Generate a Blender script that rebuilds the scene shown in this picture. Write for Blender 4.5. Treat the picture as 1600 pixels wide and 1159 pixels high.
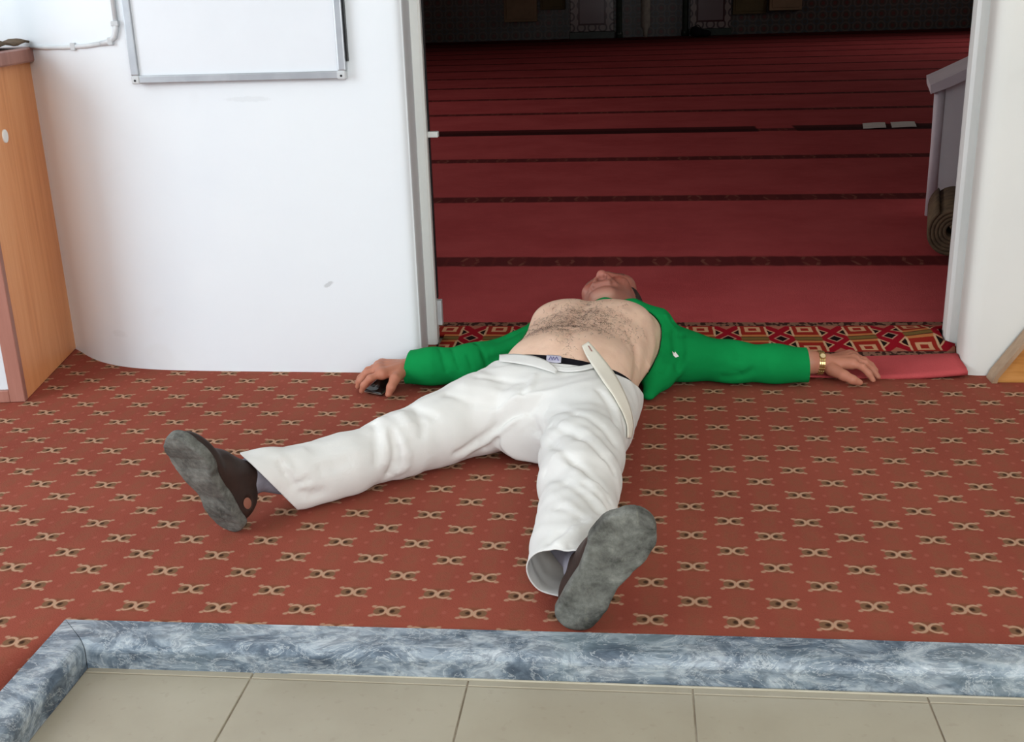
import bpy, bmesh, math, random
import numpy as np
from mathutils import Vector, Matrix

random.seed(7); np.random.seed(7)
for _o in list(bpy.data.objects): bpy.data.objects.remove(_o)
scn = bpy.context.scene
COL = scn.collection

# ------------------------------------------------------------------ camera
CAM_H = 0.92
F_PX, PITCH, ROLL, YAW = 1763.74, 0.325683, -0.032238, -0.116179
def cam_axes():
    f = np.array([math.sin(YAW)*math.cos(PITCH), math.cos(YAW)*math.cos(PITCH), -math.sin(PITCH)])
    r = np.array([math.cos(YAW), -math.sin(YAW), 0.0]); u = np.cross(r, f)
    c, s = math.cos(ROLL), math.sin(ROLL)
    return c*r+s*u, -s*r+c*u, f
_r, _u, _f = cam_axes()
cd = bpy.data.cameras.new('camera'); cam = bpy.data.objects.new('camera', cd); COL.objects.link(cam)
cam.matrix_world = Matrix(((_r[0], _u[0], -_f[0], 0), (_r[1], _u[1], -_f[1], 0), (_r[2], _u[2], -_f[2], CAM_H), (0, 0, 0, 1)))
cd.sensor_fit = 'HORIZONTAL'; cd.sensor_width = 36.0; cd.lens = F_PX/1600*36.0
cd.clip_start = 0.05; cd.clip_end = 100
scn.camera = cam

# ------------------------------------------------------------------ world, daylight, exposure
scn.view_settings.view_transform = 'Standard'; scn.view_settings.look = 'None'
scn.view_settings.gamma = 1.0; scn.view_settings.use_curve_mapping = False
scn.view_settings.exposure = 0.08
w = bpy.data.worlds.new('sky'); scn.world = w; w.use_nodes = True
bg = w.node_tree.nodes['Background']; bg.inputs[0].default_value = (0.82, 0.91, 1.0, 1); bg.inputs[1].default_value = 1.15

def area_light(name, loc, target, sx, sy, power, col):
    l = bpy.data.lights.new(name, 'AREA'); l.shape = 'RECTANGLE'; l.size = sx; l.size_y = sy
    l.energy = power; l.color = col
    o = bpy.data.objects.new(name, l); COL.objects.link(o); o.location = loc
    o.rotation_euler = (Vector(target)-Vector(loc)).to_track_quat('-Z', 'Y').to_euler()
    return o
# daylight through the entrance at the left behind the viewer, and through the porch behind
area_light('entrance_daylight', (-3.05, 0.55, 1.35), (0.3, 2.3, 0.75), 1.6, 2.0, 48, (0.88, 0.95, 1.0))
area_light('porch_daylight', (1.0, -2.3, 1.9), (-0.2, 2.6, 0.3), 2.2, 1.5, 82, (0.98, 0.985, 0.97))
# area lights added to brighten the prayer hall; no windows are modelled
area_light('hall_fill_light', (-7.6, 7.0, 2.4), (2.5, 4.0, 0), 4.0, 1.4, 185, (1.0, 0.96, 0.92))
area_light('hall_fill_light.001', (7.6, 16.0, 2.6), (0, 15, 0), 5.0, 1.4, 60, (1.0, 0.96, 0.92))

# ------------------------------------------------------------------ material helpers
def srgb(r, g, b):
    return tuple(((c/255)/12.92 if c/255 <= 0.04045 else ((c/255+0.055)/1.055)**2.4) for c in (r, g, b))

class X:
    """tiny wrapper: arithmetic on node sockets"""
    nt = None
    def __init__(s, sock): s.s = sock
    @staticmethod
    def m(op, *a, clamp=False):
        n = X.nt.nodes.new('ShaderNodeMath'); n.operation = op; n.use_clamp = clamp
        for i, v in enumerate(a):
            if isinstance(v, X): X.nt.links.new(v.s, n.inputs[i])
            else: n.inputs[i].default_value = v
        return X(n.outputs[0])
    def __add__(s, o): return X.m('ADD', s, o)
    __radd__ = __add__
    def __sub__(s, o): return X.m('SUBTRACT', s, o)
    def __rsub__(s, o): return X.m('SUBTRACT', o, s)
    def __mul__(s, o): return X.m('MULTIPLY', s, o)
    __rmul__ = __mul__
    def __truediv__(s, o): return X.m('DIVIDE', s, o)
def xabs(a): return X.m('ABSOLUTE', a)
def xmax(a, b): return X.m('MAXIMUM', a, b)
def xmin(a, b): return X.m('MINIMUM', a, b)
def xsqrt(a): return X.m('SQRT', a)
def xfloor(a): return X.m('FLOOR', a)
def sstep(a, b, x):
    n = X.nt.nodes.new('ShaderNodeMapRange'); n.interpolation_type = 'SMOOTHSTEP'
    X.nt.links.new(x.s, n.inputs[0])
    if a < b:
        n.inputs[1].default_value, n.inputs[2].default_value, n.inputs[3].default_value, n.inputs[4].default_value = a, b, 0, 1
    else:
        n.inputs[1].default_value, n.inputs[2].default_value, n.inputs[3].default_value, n.inputs[4].default_value = b, a, 1, 0
    return X(n.outputs[0])
def wrapc(x, period):          # centred modulo
    t = x/period
    return (t - xfloor(t+0.5))*period
def xmix(fac, a, b):
    n = X.nt.nodes.new('ShaderNodeMix'); n.data_type = 'RGBA'
    def put(i, v):
        if isinstance(v, X): X.nt.links.new(v.s, n.inputs[i])
        elif isinstance(v, (tuple, list)): n.inputs[i].default_value = (*v[:3], 1)
        else: n.inputs[i].default_value = v
    put(0, fac); put(6, a); put(7, b)
    return X(n.outputs[2])
def xnoise(scale, detail=3, rough=0.55, vec=None, dist=0.0):
    n = X.nt.nodes.new('ShaderNodeTexNoise'); n.inputs['Scale'].default_value = scale
    n.inputs['Detail'].default_value = detail; n.inputs['Roughness'].default_value = rough
    n.inputs['Distortion'].default_value = dist
    if vec is not None: X.nt.links.new(vec, n.inputs['Vector'])
    return X(n.outputs[0])
def coords(obj_space=True):
    n = X.nt.nodes.new('ShaderNodeTexCoord' if obj_space else 'ShaderNodeNewGeometry')
    out = n.outputs['Object'] if obj_space else n.outputs['Position']
    s = X.nt.nodes.new('ShaderNodeSeparateXYZ'); X.nt.links.new(out, s.inputs[0])
    return out, X(s.outputs[0]), X(s.outputs[1]), X(s.outputs[2])
def scaled(vec, sx, sy, sz):
    n = X.nt.nodes.new('ShaderNodeMapping'); n.inputs['Scale'].default_value = (sx, sy, sz)
    X.nt.links.new(vec, n.inputs['Vector']); return n.outputs[0]
def ramp(x, stops):
    n = X.nt.nodes.new('ShaderNodeValToRGB'); X.nt.links.new(x.s, n.inputs[0])
    el = n.color_ramp.elements
    while len(el) < len(stops): el.new(0.5)
    for e, (p, c) in zip(el, stops): e.position = p; e.color = (*c, 1)
    return X(n.outputs[0])

def new_mat(name, rough=0.6, spec=0.35, metal=0.0):
    m = bpy.data.materials.new(name); m.use_nodes = True
    X.nt = m.node_tree
    b = m.node_tree.nodes['Principled BSDF']
    b.inputs['Roughness'].default_value = rough
    b.inputs['Specular IOR Level'].default_value = spec
    b.inputs['Metallic'].default_value = metal
    m['_b'] = b.name
    return m, b
def set_col(b, c):
    if isinstance(c, X): X.nt.links.new(c.s, b.inputs['Base Color'])
    else: b.inputs['Base Color'].default_value = (*c[:3], 1)
def bump(b, h, strength=0.3, dist=0.01):
    n = X.nt.nodes.new('ShaderNodeBump'); n.inputs['Strength'].default_value = strength
    n.inputs['Distance'].default_value = dist
    X.nt.links.new(h.s, n.inputs['Height']); X.nt.links.new(n.outputs[0], b.inputs['Normal'])

def noisy(name, c1, c2, scale=8, rough=0.6, spec=0.35, bs=0.0, bscale=None, metal=0.0, stretch=(1, 1, 1), detail=4):
    m, b = new_mat(name, rough, spec, metal)
    v, x, y, z = coords()
    v2 = scaled(v, *stretch)
    n = xnoise(scale, detail, vec=v2)
    set_col(b, xmix(sstep(0.3, 0.7, n), c1, c2))
    if bs: bump(b, xnoise(bscale or scale*6, 4, vec=v2), bs, 0.004)
    return m

M = {}
def plaster(name, c1, c2, marks=()):
    m, b = new_mat(name, 0.55, 0.3)
    v, x, y, z = coords(False)
    n1 = xnoise(1.6, 4, vec=v); n2 = xnoise(9, 5, vec=v)
    c = xmix(sstep(0.35, 0.7, n1), c1, c2)
    smud = sstep(0.66, 0.74, xnoise(5.3, 2, vec=v))*0.10       # worn, scuffed paint
    c = xmix(smud, c, srgb(196, 196, 190))
    for mx, mz, rx, rz, tilt, a in marks:                       # scuffs
        u = (x-mx)+(z-mz)*tilt; q = (z-mz)
        rr = xsqrt((u/rx)*(u/rx)+(q/rz)*(q/rz))+(xnoise(90, 3, vec=v)-0.5)*0.9
        c = xmix(sstep(1.0, 0.55, rr)*a, c, srgb(150, 152, 152))
    set_col(b, c); bump(b, n2+xnoise(38, 3, vec=v)*0.4, 0.10, 0.006)
    return m
M['wall'] = plaster('white_plaster', srgb(230, 236, 240), srgb(224, 231, 237), ((-0.771, 0.232, .011, .010, -1.0, .42), (-0.93, 0.690, .07, .008, 0, .12), (-0.60, 0.03, .006, .006, 0, .7), (-1.36, 0.09, .03, .012, .3, .08)))
M['wall_warm'] = plaster('off_white_plaster', srgb(224, 224, 218), srgb(217, 218, 213))
M['ceil'] = noisy('ceiling_paint', srgb(232, 231, 227), srgb(225, 225, 221), 2, 0.8)
M['hall_wall'] = noisy('hall_plaster', srgb(150, 142, 130), srgb(135, 127, 118), 1.5, 0.8)
M['paint'] = noisy('white_gloss_paint', srgb(232, 234, 231), srgb(222, 226, 224), 14, 0.28, 0.5, 0.08, 30, stretch=(1, 1, .15))

# --- vestibule carpet
def m_vest():
    m, b = new_mat('terracotta_carpet', 0.95, 0.1)
    v, x, y, z = coords(False)
    PX, PY = 0.1372, 0.115
    x = x - (y-1.59)*0.021
    y = y + xabs(x+0.2)*0.006
    warp = xnoise(60, 2, vec=v)-0.5
    def motif(ox, oy):
        u = wrapc(x-ox, PX); q = wrapc(y-oy, PY)
        u = u + warp*0.0035; q = q + (xnoise(75, 2, vec=v)-0.5)*0.0035
        au = xabs(u); aq = xabs(q)
        e = xsqrt(((au-0.0128)/0.0094)*((au-0.0128)/0.0094) + (q/0.0100)*(q/0.0100))
        eye = sstep(1.05, 0.8, e)
        dark = sstep(0.85, 0.25, xsqrt(((au-0.0085)/0.0075)*((au-0.0085)/0.0075)+(q/0.0085)*(q/0.0085)))
        ring = sstep(0.85, 1.08, e)*sstep(1.62, 1.30, e)*sstep(0.027, 0.017, au+(0.011-aq)*0.8)
        cu = xsqrt((au-0.0225)*(au-0.0225)*0.8+(aq-0.0140)*(aq-0.0140))
        arm = sstep(0.0050, 0.0022, cu)*0.75
        core = sstep(0.0052, 0.0032, xsqrt(u*u+q*q*0.8))
        tan = xmax(xmax(ring, arm), core)
        halo = sstep(0.0125, 0.004, au)*sstep(0.006, 0.010, aq)*sstep(0.0205, 0.014, aq)
        return tan, eye, dark, halo
    a = motif(0.0925, 1.588); c = motif(0.0925+PX/2, 1.588+PY/2)
    tan, eye, dark, halo = [xmax(p, q) for p, q in zip(a, c)]
    # faint secondary flowers between the motifs
    def faint(ox, oy):
        u = wrapc(x-ox, PX); q = wrapc(y-oy, PY); au = xabs(u)
        dots = sstep(0.0055, 0.002, xsqrt((au-0.0225)*(au-0.0225)+q*q*0.6))
        rr = xsqrt(u*u+q*q*0.5)
        fl = sstep(0.004, 0.002, xabs(rr-0.009))*0.7
        return dots, fl
    f1 = faint(0.0925+PX/2, 1.588); f2 = faint(0.0925, 1.588+PY/2)
    dots = xmax(f1[0], f2[0]); fl = xmax(f1[1], f2[1])
    n = xnoise(3.0, 4, vec=v); fine = xnoise(420, 2, vec=v); mid = xnoise(55, 3, vec=v)
    base = xmix(sstep(0.3, 0.7, n), srgb(150, 77, 62), srgb(139, 69, 56))
    base = xmix(sstep(0.35, 0.75, mid)*0.35, base, srgb(140, 76, 60))
    # woven columns: alternate strips slightly olive
    stripe = sstep(0.012, 0.026, xabs(wrapc(x-0.0925-PX/4, PX/2)))
    base = xmix(stripe*0.22, base, srgb(138, 88, 66))
    base = xmix(fl*0.30, base, srgb(128, 84, 62))
    base = xmix(dots*0.45, base, srgb(170, 98, 84))
    base = xmix(halo*0.55, base, srgb(112, 74, 50))
    base = xmix(eye, base, srgb(122, 90, 66))
    base = xmix(dark*0.95, base, srgb(60, 40, 28))
    base = xmix(tan*sstep(0.15, 0.55, mid+0.25)*0.82, base, srgb(190, 156, 128))
    base = xmix((fine-0.5)*0.5, base, srgb(90, 40, 30))
    set_col(b, base); bump(b, fine+mid*0.5+tan*0.4, 0.35, 0.003)
    return m
M['vest'] = m_vest()

# --- red prayer hall carpet
def m_hall():
    m, b = new_mat('red_prayer_carpet', 0.95, 0.08)
    v, x, y, z = coords(False)
    n = xnoise(2.2, 4, vec=v); fine = xnoise(300, 2, vec=v); mid = xnoise(14, 4, vec=v)
    red = xmix(sstep(0.3, 0.7, n), srgb(188, 82, 84), srgb(174, 70, 73))
    red = xmix(sstep(0.4, 0.8, mid)*0.35, red, srgb(200, 86, 88))
    # repeated dark row borders every 1.24 m
    s = wrapc(y - 3.905 + x*0.012, 1.243)
    ok = sstep(3.4, 3.45, y)
    far = sstep(5.9, 6.3, y)
    wob = (xnoise(22, 3, vec=v)-0.5)*0.03
    band = sstep(0.090, 0.055, xabs(s+wob*0.9))*ok
    u = wrapc(x, 0.17); au = xabs(u)
    tick = sstep(0.008, 0.004, xabs(au-0.055-xabs(s)*0.25))*sstep(0.075, 0.05, xabs(s))
    blk = sstep(0.02, 0.028, xabs(au-0.03))
    bcol = xmix(blk*0.6, srgb(58, 18, 18), srgb(86, 36, 30))
    bcol = xmix(tick*sstep(0.4, 0.6, mid)*0.55, bcol, srgb(140, 98, 80))
    red = xmix(band*0.82, red, bcol)
    hv = sstep(0.16, 0.14, xabs(y-7.69+x*0.012))*sstep(0.11, 0.13, xabs(x-0.90))          # one row border woven almost black, with a gap
    red = xmix(hv*0.9, red, srgb(52, 12, 14))
    # ornate entrance border, y 2.86 .. 3.13
    q = y-2.985+wob*0.25; aq = xabs(q)
    PX = 0.142
    u = wrapc(x-0.4615, PX)+wob*0.2; au = xabs(u)
    ins = sstep(0.122, 0.116, aq)
    # block: half width shrinks towards the middle, black triangles at its sides, diamonds between
    orn = srgb(150, 18, 34)
    c = xmix(0.0, orn, orn)
    wblk = 0.036
    inblk = sstep(wblk+0.003, wblk-0.003, au)
    c = xmix(inblk, c, srgb(150, 40, 30))
    bar = sstep(0.018, 0.015, aq)
    c = xmix(inblk*bar, c, xmix(sstep(0.010, 0.013, aq), srgb(120, 96, 52), srgb(70, 56, 36)))
    bar2 = sstep(0.017, 0.020, aq)*sstep(0.036, 0.033, aq)
    c = xmix(inblk*bar2, c, srgb(190, 120, 70))
    key = sstep(0.0065, 0.004, xabs(xmax(au-0.016, xabs(aq-0.085)-0.018)))
    c = xmix(key*inblk, c, srgb(206, 158, 120))
    tri = sstep(0.0, 0.004, 0.030-(au-wblk)*1.6-xabs(aq-0.055))*sstep(wblk-0.002, wblk+0.002, au)
    c = xmix(tri, c, srgb(26, 20, 14))
    triline = sstep(0.006, 0.003, xabs(0.034-(au-wblk)*1.6-xabs(aq-0.055)))*sstep(wblk-0.002, wblk+0.001, au)
    c = xmix(triline, c, srgb(200, 160, 124))
    edge = sstep(0.004, 0.002, xabs(au-wblk))*sstep(0.02, 0.03, aq)*sstep(0.115, 0.108, aq)
    c = xmix(edge, c, srgb(206, 166, 130))
    ud = PX/2-au
    dd = ud*1.45+aq
    c = xmix(sstep(0.034, 0.030, dd), c, srgb(190, 140, 120))
    c = xmix(sstep(0.026, 0.022, dd), c, srgb(24, 14, 12))
    dd2 = ud*1.5+(0.118-aq)
    c = xmix(sstep(0.036, 0.031, dd2), c, srgb(168, 104, 84))
    red = xmix(ins, red, c)
    # speckled guard stripes on both sides
    g = sstep(0.021, 0.017, xabs(aq-0.138))
    gt = sstep(0.45, 0.52, xnoise(70, 1, vec=scaled(v, 1.0, 0.45, 1)))
    red = xmix(g, red, xmix(gt, srgb(60, 36, 30), srgb(134, 98, 80)))
    red = xmix((fine-0.5)*0.4, red, srgb(60, 14, 18))
    set_col(b, red); bump(b, fine+mid*0.6, 0.4, 0.004)
    return m
M['hall'] = m_hall()

def m_marble(name, tint):
    m, b = new_mat(name, 0.22, 0.5)
    v, x, y, z = coords(False)
    v2 = scaled(v, 1.0, 1.7, 1.7)
    n1 = xnoise(9, 6, 0.66, v2, 1.2); n2 = xnoise(26, 5, 0.6, v2, 1.6); n3 = xnoise(3.2, 3, 0.5, v)
    c = ramp(n1, [(0.30, srgb(66, 78, 92)), (0.44, srgb(104, 118, 132)), (0.54, srgb(146, 158, 168)), (0.68, srgb(190, 198, 204))])
    c = xmix(sstep(0.55, 0.40, n2)*0.42, c, srgb(52, 62, 76))
    c = xmix(sstep(0.45, 0.65, n3)*0.45, c, tint)
    vein = sstep(0.025, 0.0, xabs(xnoise(9, 5, 0.65, v2, 3.0)-0.5))
    c = xmix(vein*0.45, c, srgb(206, 212, 214))
    set_col(b, c); bump(b, n2, 0.05, 0.004)
    return m
M['marble'] = m_marble('blue_grey_marble', srgb(128, 146, 150))
M['marble2'] = m_marble('grey_marble', srgb(142, 142, 136))

def m_tile():
    m, b = new_mat('beige_floor_tile', 0.32, 0.45)
    v, x, y, z = coords(False)
    n = xnoise(5, 5, vec=v); n2 = xnoise(60, 3, vec=v)
    c = xmix(sstep(0.3, 0.7, n), srgb(170, 162, 143), srgb(161, 152, 133))
    c = xmix(sstep(0.60, 0.72, n2)*0.18, c, srgb(134, 118, 98))
    set_col(b, c); bump(b, n2, 0.04, 0.003)
    return m
M['tile'] = m_tile()
M['grout'] = noisy('grout', srgb(128, 114, 96), srgb(186, 176, 158), 9, 0.9)

def m_wood(name, c1, c2, c3, sc=1.0, axis='z', rough=0.38):
    m, b = new_mat(name, rough, 0.4)
    v, x, y, z = coords(False)
    st = {'z': (9*sc, 9*sc, .6*sc), 'x': (.6*sc, 9*sc, 9*sc)}[axis]
    g = xnoise(3.2, 5, 0.6, scaled(v, *st), 0.8); g2 = xnoise(16, 4, 0.6, scaled(v, *st), 0.3)
    c = ramp(g, [(0.32, c1), (0.5, c2), (0.68, c3)])
    c = xmix(sstep(0.45, 0.75, g2)*0.3, c, c1)
    set_col(b, c); return m
M['wood'] = m_wood('alder_laminate', srgb(218, 144, 90), srgb(230, 158, 104), srgb(236, 170, 116))
M['wood_edge'] = m_wood('mauve_edge_laminate', srgb(150, 100, 88), srgb(162, 112, 98), srgb(170, 120, 106))
M['wood_gold'] = m_wood('varnished_board', srgb(150, 96, 44), srgb(184, 126, 62), srgb(198, 142, 80), axis='x')
M['alu'] = noisy('aluminium', srgb(176, 180, 184), srgb(164, 168, 173), 20, 0.34, 0.5, metal=0.55)
M['board'] = noisy('whiteboard_enamel', srgb(226, 231, 236), srgb(221, 226, 231), 3, 0.22, 0.5)
M['corner'] = noisy('pale_plastic', srgb(200, 204, 206), srgb(190, 194, 197), 30, 0.4)
M['blackp'] = noisy('black_plastic', srgb(22, 22, 24), srgb(30, 30, 32), 20, 0.35)
M['conduit'] = noisy('conduit_plastic', srgb(216, 220, 222), srgb(206, 211, 214), 20, 0.4)
M['glasswhite'] = noisy('white_panel', srgb(224, 230, 234), srgb(216, 223, 228), 4, 0.2)
M['mat_brown'] = noisy('brown_mat', srgb(112, 92, 70), srgb(86, 70, 54), 30, 0.9, bs=0.3)
M['sealant'] = noisy('sealant', srgb(196, 190, 172), srgb(178, 170, 150), 14, 0.8)
M['paper'] = noisy('paper', srgb(242, 242, 238), srgb(234, 234, 230), 6, 0.7)

def fabric(name, c1, c2, scale=6, weave=900, bs=0.25, rough=0.9, fold=0.0):
    m, b = new_mat(name, rough, 0.12)
    v, x, y, z = coords(False)
    n = xnoise(scale, 4, vec=v); wv = xnoise(weave, 1, vec=v)
    set_col(b, xmix(sstep(0.3, 0.7, n), c1, c2))
    h = wv*0.15
    if fold: h = h + xnoise(26, 3, 0.5, v, 0.6)*fold
    bump(b, h, bs, 0.006)
    b.inputs['Sheen Weight'].default_value = 0.0
    return m
M['trouser'] = fabric('ivory_cotton', srgb(228, 227, 223), srgb(221, 221, 217), 5, fold=0.55)
M['lining'] = fabric('pale_cotton_lining', srgb(240, 236, 224), srgb(232, 227, 212), 5)
M['green'] = fabric('green_knit', srgb(12, 140, 72), srgb(8, 127, 64), 7, 700, fold=0.5)
M['underwear'] = fabric('black_jersey', srgb(22, 20, 26), srgb(30, 27, 33), 12)
M['sock'] = fabric('grey_sock', srgb(138, 136, 146), srgb(124, 122, 132), 30, 400)
M['leather'] = noisy('dark_brown_leather', srgb(44, 32, 28), srgb(58, 42, 36), 18, 0.6, 0.3, 0.25, 60)
M['tanlining'] = noisy('tan_leather', srgb(150, 98, 80), srgb(138, 88, 72), 18, 0.6)
def m_sole():
    m, b = new_mat('worn_rubber_sole', 0.75, 0.25)
    v, x, y, z = coords()
    n = xnoise(24, 7, 0.72, v, 0.25); n2 = xnoise(70, 4, 0.65, scaled(v, 1.6, .5, .5), 0.3)
    c = ramp(n, [(0.32, srgb(54, 54, 50)), (0.46, srgb(92, 92, 87)), (0.58, srgb(114, 115, 109)), (0.72, srgb(142, 143, 135))])
    c = xmix(sstep(0.58, 0.72, n2)*0.35, c, srgb(136, 136, 122))
    set_col(b, c); bump(b, n2+n, 0.3, 0.004)
    return m
M['sole'] = m_sole()
def m_skin():
    m, b = new_mat('skin', 0.52, 0.35)
    a = X.nt.nodes.new('ShaderNodeVertexColor'); a.layer_name = 'tone'
    v, x, y, z = coords(False)
    n = xnoise(30, 4, vec=v)
    c = xmix(sstep(0.35, 0.75, n)*0.18, X(a.outputs[0]), srgb(176, 112, 92))
    set_col(b, c); bump(b, xnoise(260, 3, vec=v)+n*0.5, 0.12, 0.003)
    b.inputs['Subsurface Weight'].default_value = 0.12
    b.inputs['Subsurface Radius'].default_value = (0.012, 0.004, 0.002)
    b.inputs['Subsurface Scale'].default_value = 0.6
    return m
M['skin'] = m_skin()
M['hair'] = noisy('dark_hair', srgb(48, 36, 32), srgb(74, 60, 54), 60, 0.7, 0.3, 0.5, 240)
M['gold'] = noisy('gold_watch_metal', srgb(214, 186, 128), srgb(190, 160, 104), 40, 0.25, 0.5, metal=0.85)
M['dial'] = noisy('watch_dial', srgb(226, 206, 160), srgb(214, 192, 146), 10, 0.15)
M['phone'] = noisy('black_phone_gloss', srgb(14, 14, 14), srgb(24, 22, 20), 10, 0.1, 0.6)
M['phone_edge'] = noisy('phone_silver_edge', srgb(170, 160, 148), srgb(150, 142, 132), 30, 0.3, 0.5, metal=0.6)
M['purple'] = noisy('lilac_print', srgb(96, 90, 160), srgb(110, 104, 170), 30, 0.7)
M['tagwhite'] = noisy('white_label_cloth', srgb(206, 204, 220), srgb(196, 194, 212), 40, 0.8)

# ------------------------------------------------------------------ mesh helpers
def tag(o, label=None, cat=None, group=None, kind=None):
    if label: o['label'] = label
    if cat: o['category'] = cat
    if group: o['group'] = group
    if kind: o['kind'] = kind
    return o
def root_loc(p):
    v = Vector((0, 0, 0))
    while p is not None: v += p.location; p = p.parent
    return v
def mk(name, verts, faces, mat, parent=None, smooth=False, loc=None):
    """one mesh object; verts are world coordinates"""
    V = np.asarray([tuple(v) for v in verts], dtype=float) if not isinstance(verts, np.ndarray) else verts.astype(float)
    me = bpy.data.meshes.new(name)
    if parent is not None: off = np.array(root_loc(parent))
    else:
        off = np.array(loc) if loc is not None else np.array([(V[:, 0].min()+V[:, 0].max())/2, (V[:, 1].min()+V[:, 1].max())/2, V[:, 2].min()])
    me.from_pydata((V-off).tolist(), [], faces if isinstance(faces, list) else faces.tolist())
    me.update()
    if smooth: me.polygons.foreach_set('use_smooth', [True]*len(me.polygons))
    if mat is not None: me.materials.append(mat)
    o = bpy.data.objects.new(name, me); COL.objects.link(o)
    if parent is not None: o.parent = parent
    else: o.location = off
    return o
def empty(name, loc):
    o = bpy.data.objects.new(name, None); COL.objects.link(o); o.location = loc; o.empty_display_size = 0.05
    return o
def bm_arrays(bm):
    bm.verts.ensure_lookup_table(); bm.verts.index_update()
    V = np.array([v.co[:] for v in bm.verts]); Fc = [[v.index for v in f.verts] for f in bm.faces]
    bm.free(); return V, Fc
def box_vf(lo, hi, bev=0.0, seg=2, rot=None, center=None):
    bm = bmesh.new(); bmesh.ops.create_cube(bm, size=1)
    lo = Vector(lo); hi = Vector(hi); d = hi-lo; c = (hi+lo)/2
    for v in bm.verts: v.co = Vector((v.co.x*d.x, v.co.y*d.y, v.co.z*d.z))
    if bev: bmesh.ops.bevel(bm, geom=bm.edges[:], offset=bev, segments=seg, affect='EDGES', profile=0.6)
    for v in bm.verts:
        if rot is not None: v.co = rot @ v.co
        v.co += (Vector(center) if center is not None else c)
    return bm_arrays(bm)
def box(name, lo, hi, mat, parent=None, bev=0.0, **k):
    V, Fc = box_vf(lo, hi, bev, **k)
    return mk(name, V, Fc, mat, parent)
def merge(parts):
    Vs, Fs, n = [], [], 0
    for V, Fc in parts:
        Vs.append(np.asarray(V, float)); Fs += [[i+n for i in f] for f in Fc]; n += len(V)
    return np.concatenate(Vs), Fs
def prism(poly, z0, z1):
    """plan polygon extruded vertically"""
    n = len(poly)
    V = [(x, y, z0) for x, y in poly]+[(x, y, z1) for x, y in poly]
    F = [[i, (i+1) % n, n+(i+1) % n, n+i] for i in range(n)]
    F += [list(range(n))[::-1], list(range(n, 2*n))]
    return np.array(V), F
def tube_vf(pts, rad, n=10, cap=True):
    pts = [Vector(p) for p in pts]; V, F = [], []
    up = Vector((0, 0, 1)); prev = None
    for i, p in enumerate(pts):
        t = (pts[min(i+1, len(pts)-1)]-pts[max(i-1, 0)]).normalized()
        a = prev if prev is not None else (up if abs(t.dot(up)) < 0.9 else Vector((1, 0, 0)))
        a = (a - t*a.dot(t)).normalized(); bvec = t.cross(a); prev = a
        r = rad[i] if isinstance(rad, (list, tuple)) else rad
        for k in range(n):
            an = 2*math.pi*k/n; V.append(p + (a*math.cos(an)+bvec*math.sin(an))*r)
    for i in range(len(pts)-1):
        for k in range(n):
            F.append([i*n+k, i*n+(k+1) % n, (i+1)*n+(k+1) % n, (i+1)*n+k])
    if cap: F += [list(range(n))[::-1], [(len(pts)-1)*n+k for k in range(n)]]
    return np.array([v[:] for v in V]), F
def soft(o, ang=40):
    me = o.data; me.polygons.foreach_set('use_smooth', [True]*len(me.polygons)); me.set_sharp_from_angle(angle=math.radians(ang)); return o
def catmull(P, n=5):
    P = [np.array(p, float) for p in P]; Q = [P[0]+(P[0]-P[1])]+P+[P[-1]+(P[-1]-P[-2])]; out = []
    for i in range(1, len(Q)-2):
        for k in range(n):
            t = k/n; a, b, c, d = Q[i-1:i+3]
            out.append(tuple(.5*((2*b)+(-a+c)*t+(2*a-5*b+4*c-d)*t*t+(-a+3*b-3*c+d)*t**3)))
    return out+[tuple(P[-1])]
def struct(o, label=None):
    o['kind'] = 'structure'
    if label: o['label'] = label
    return o

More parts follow.
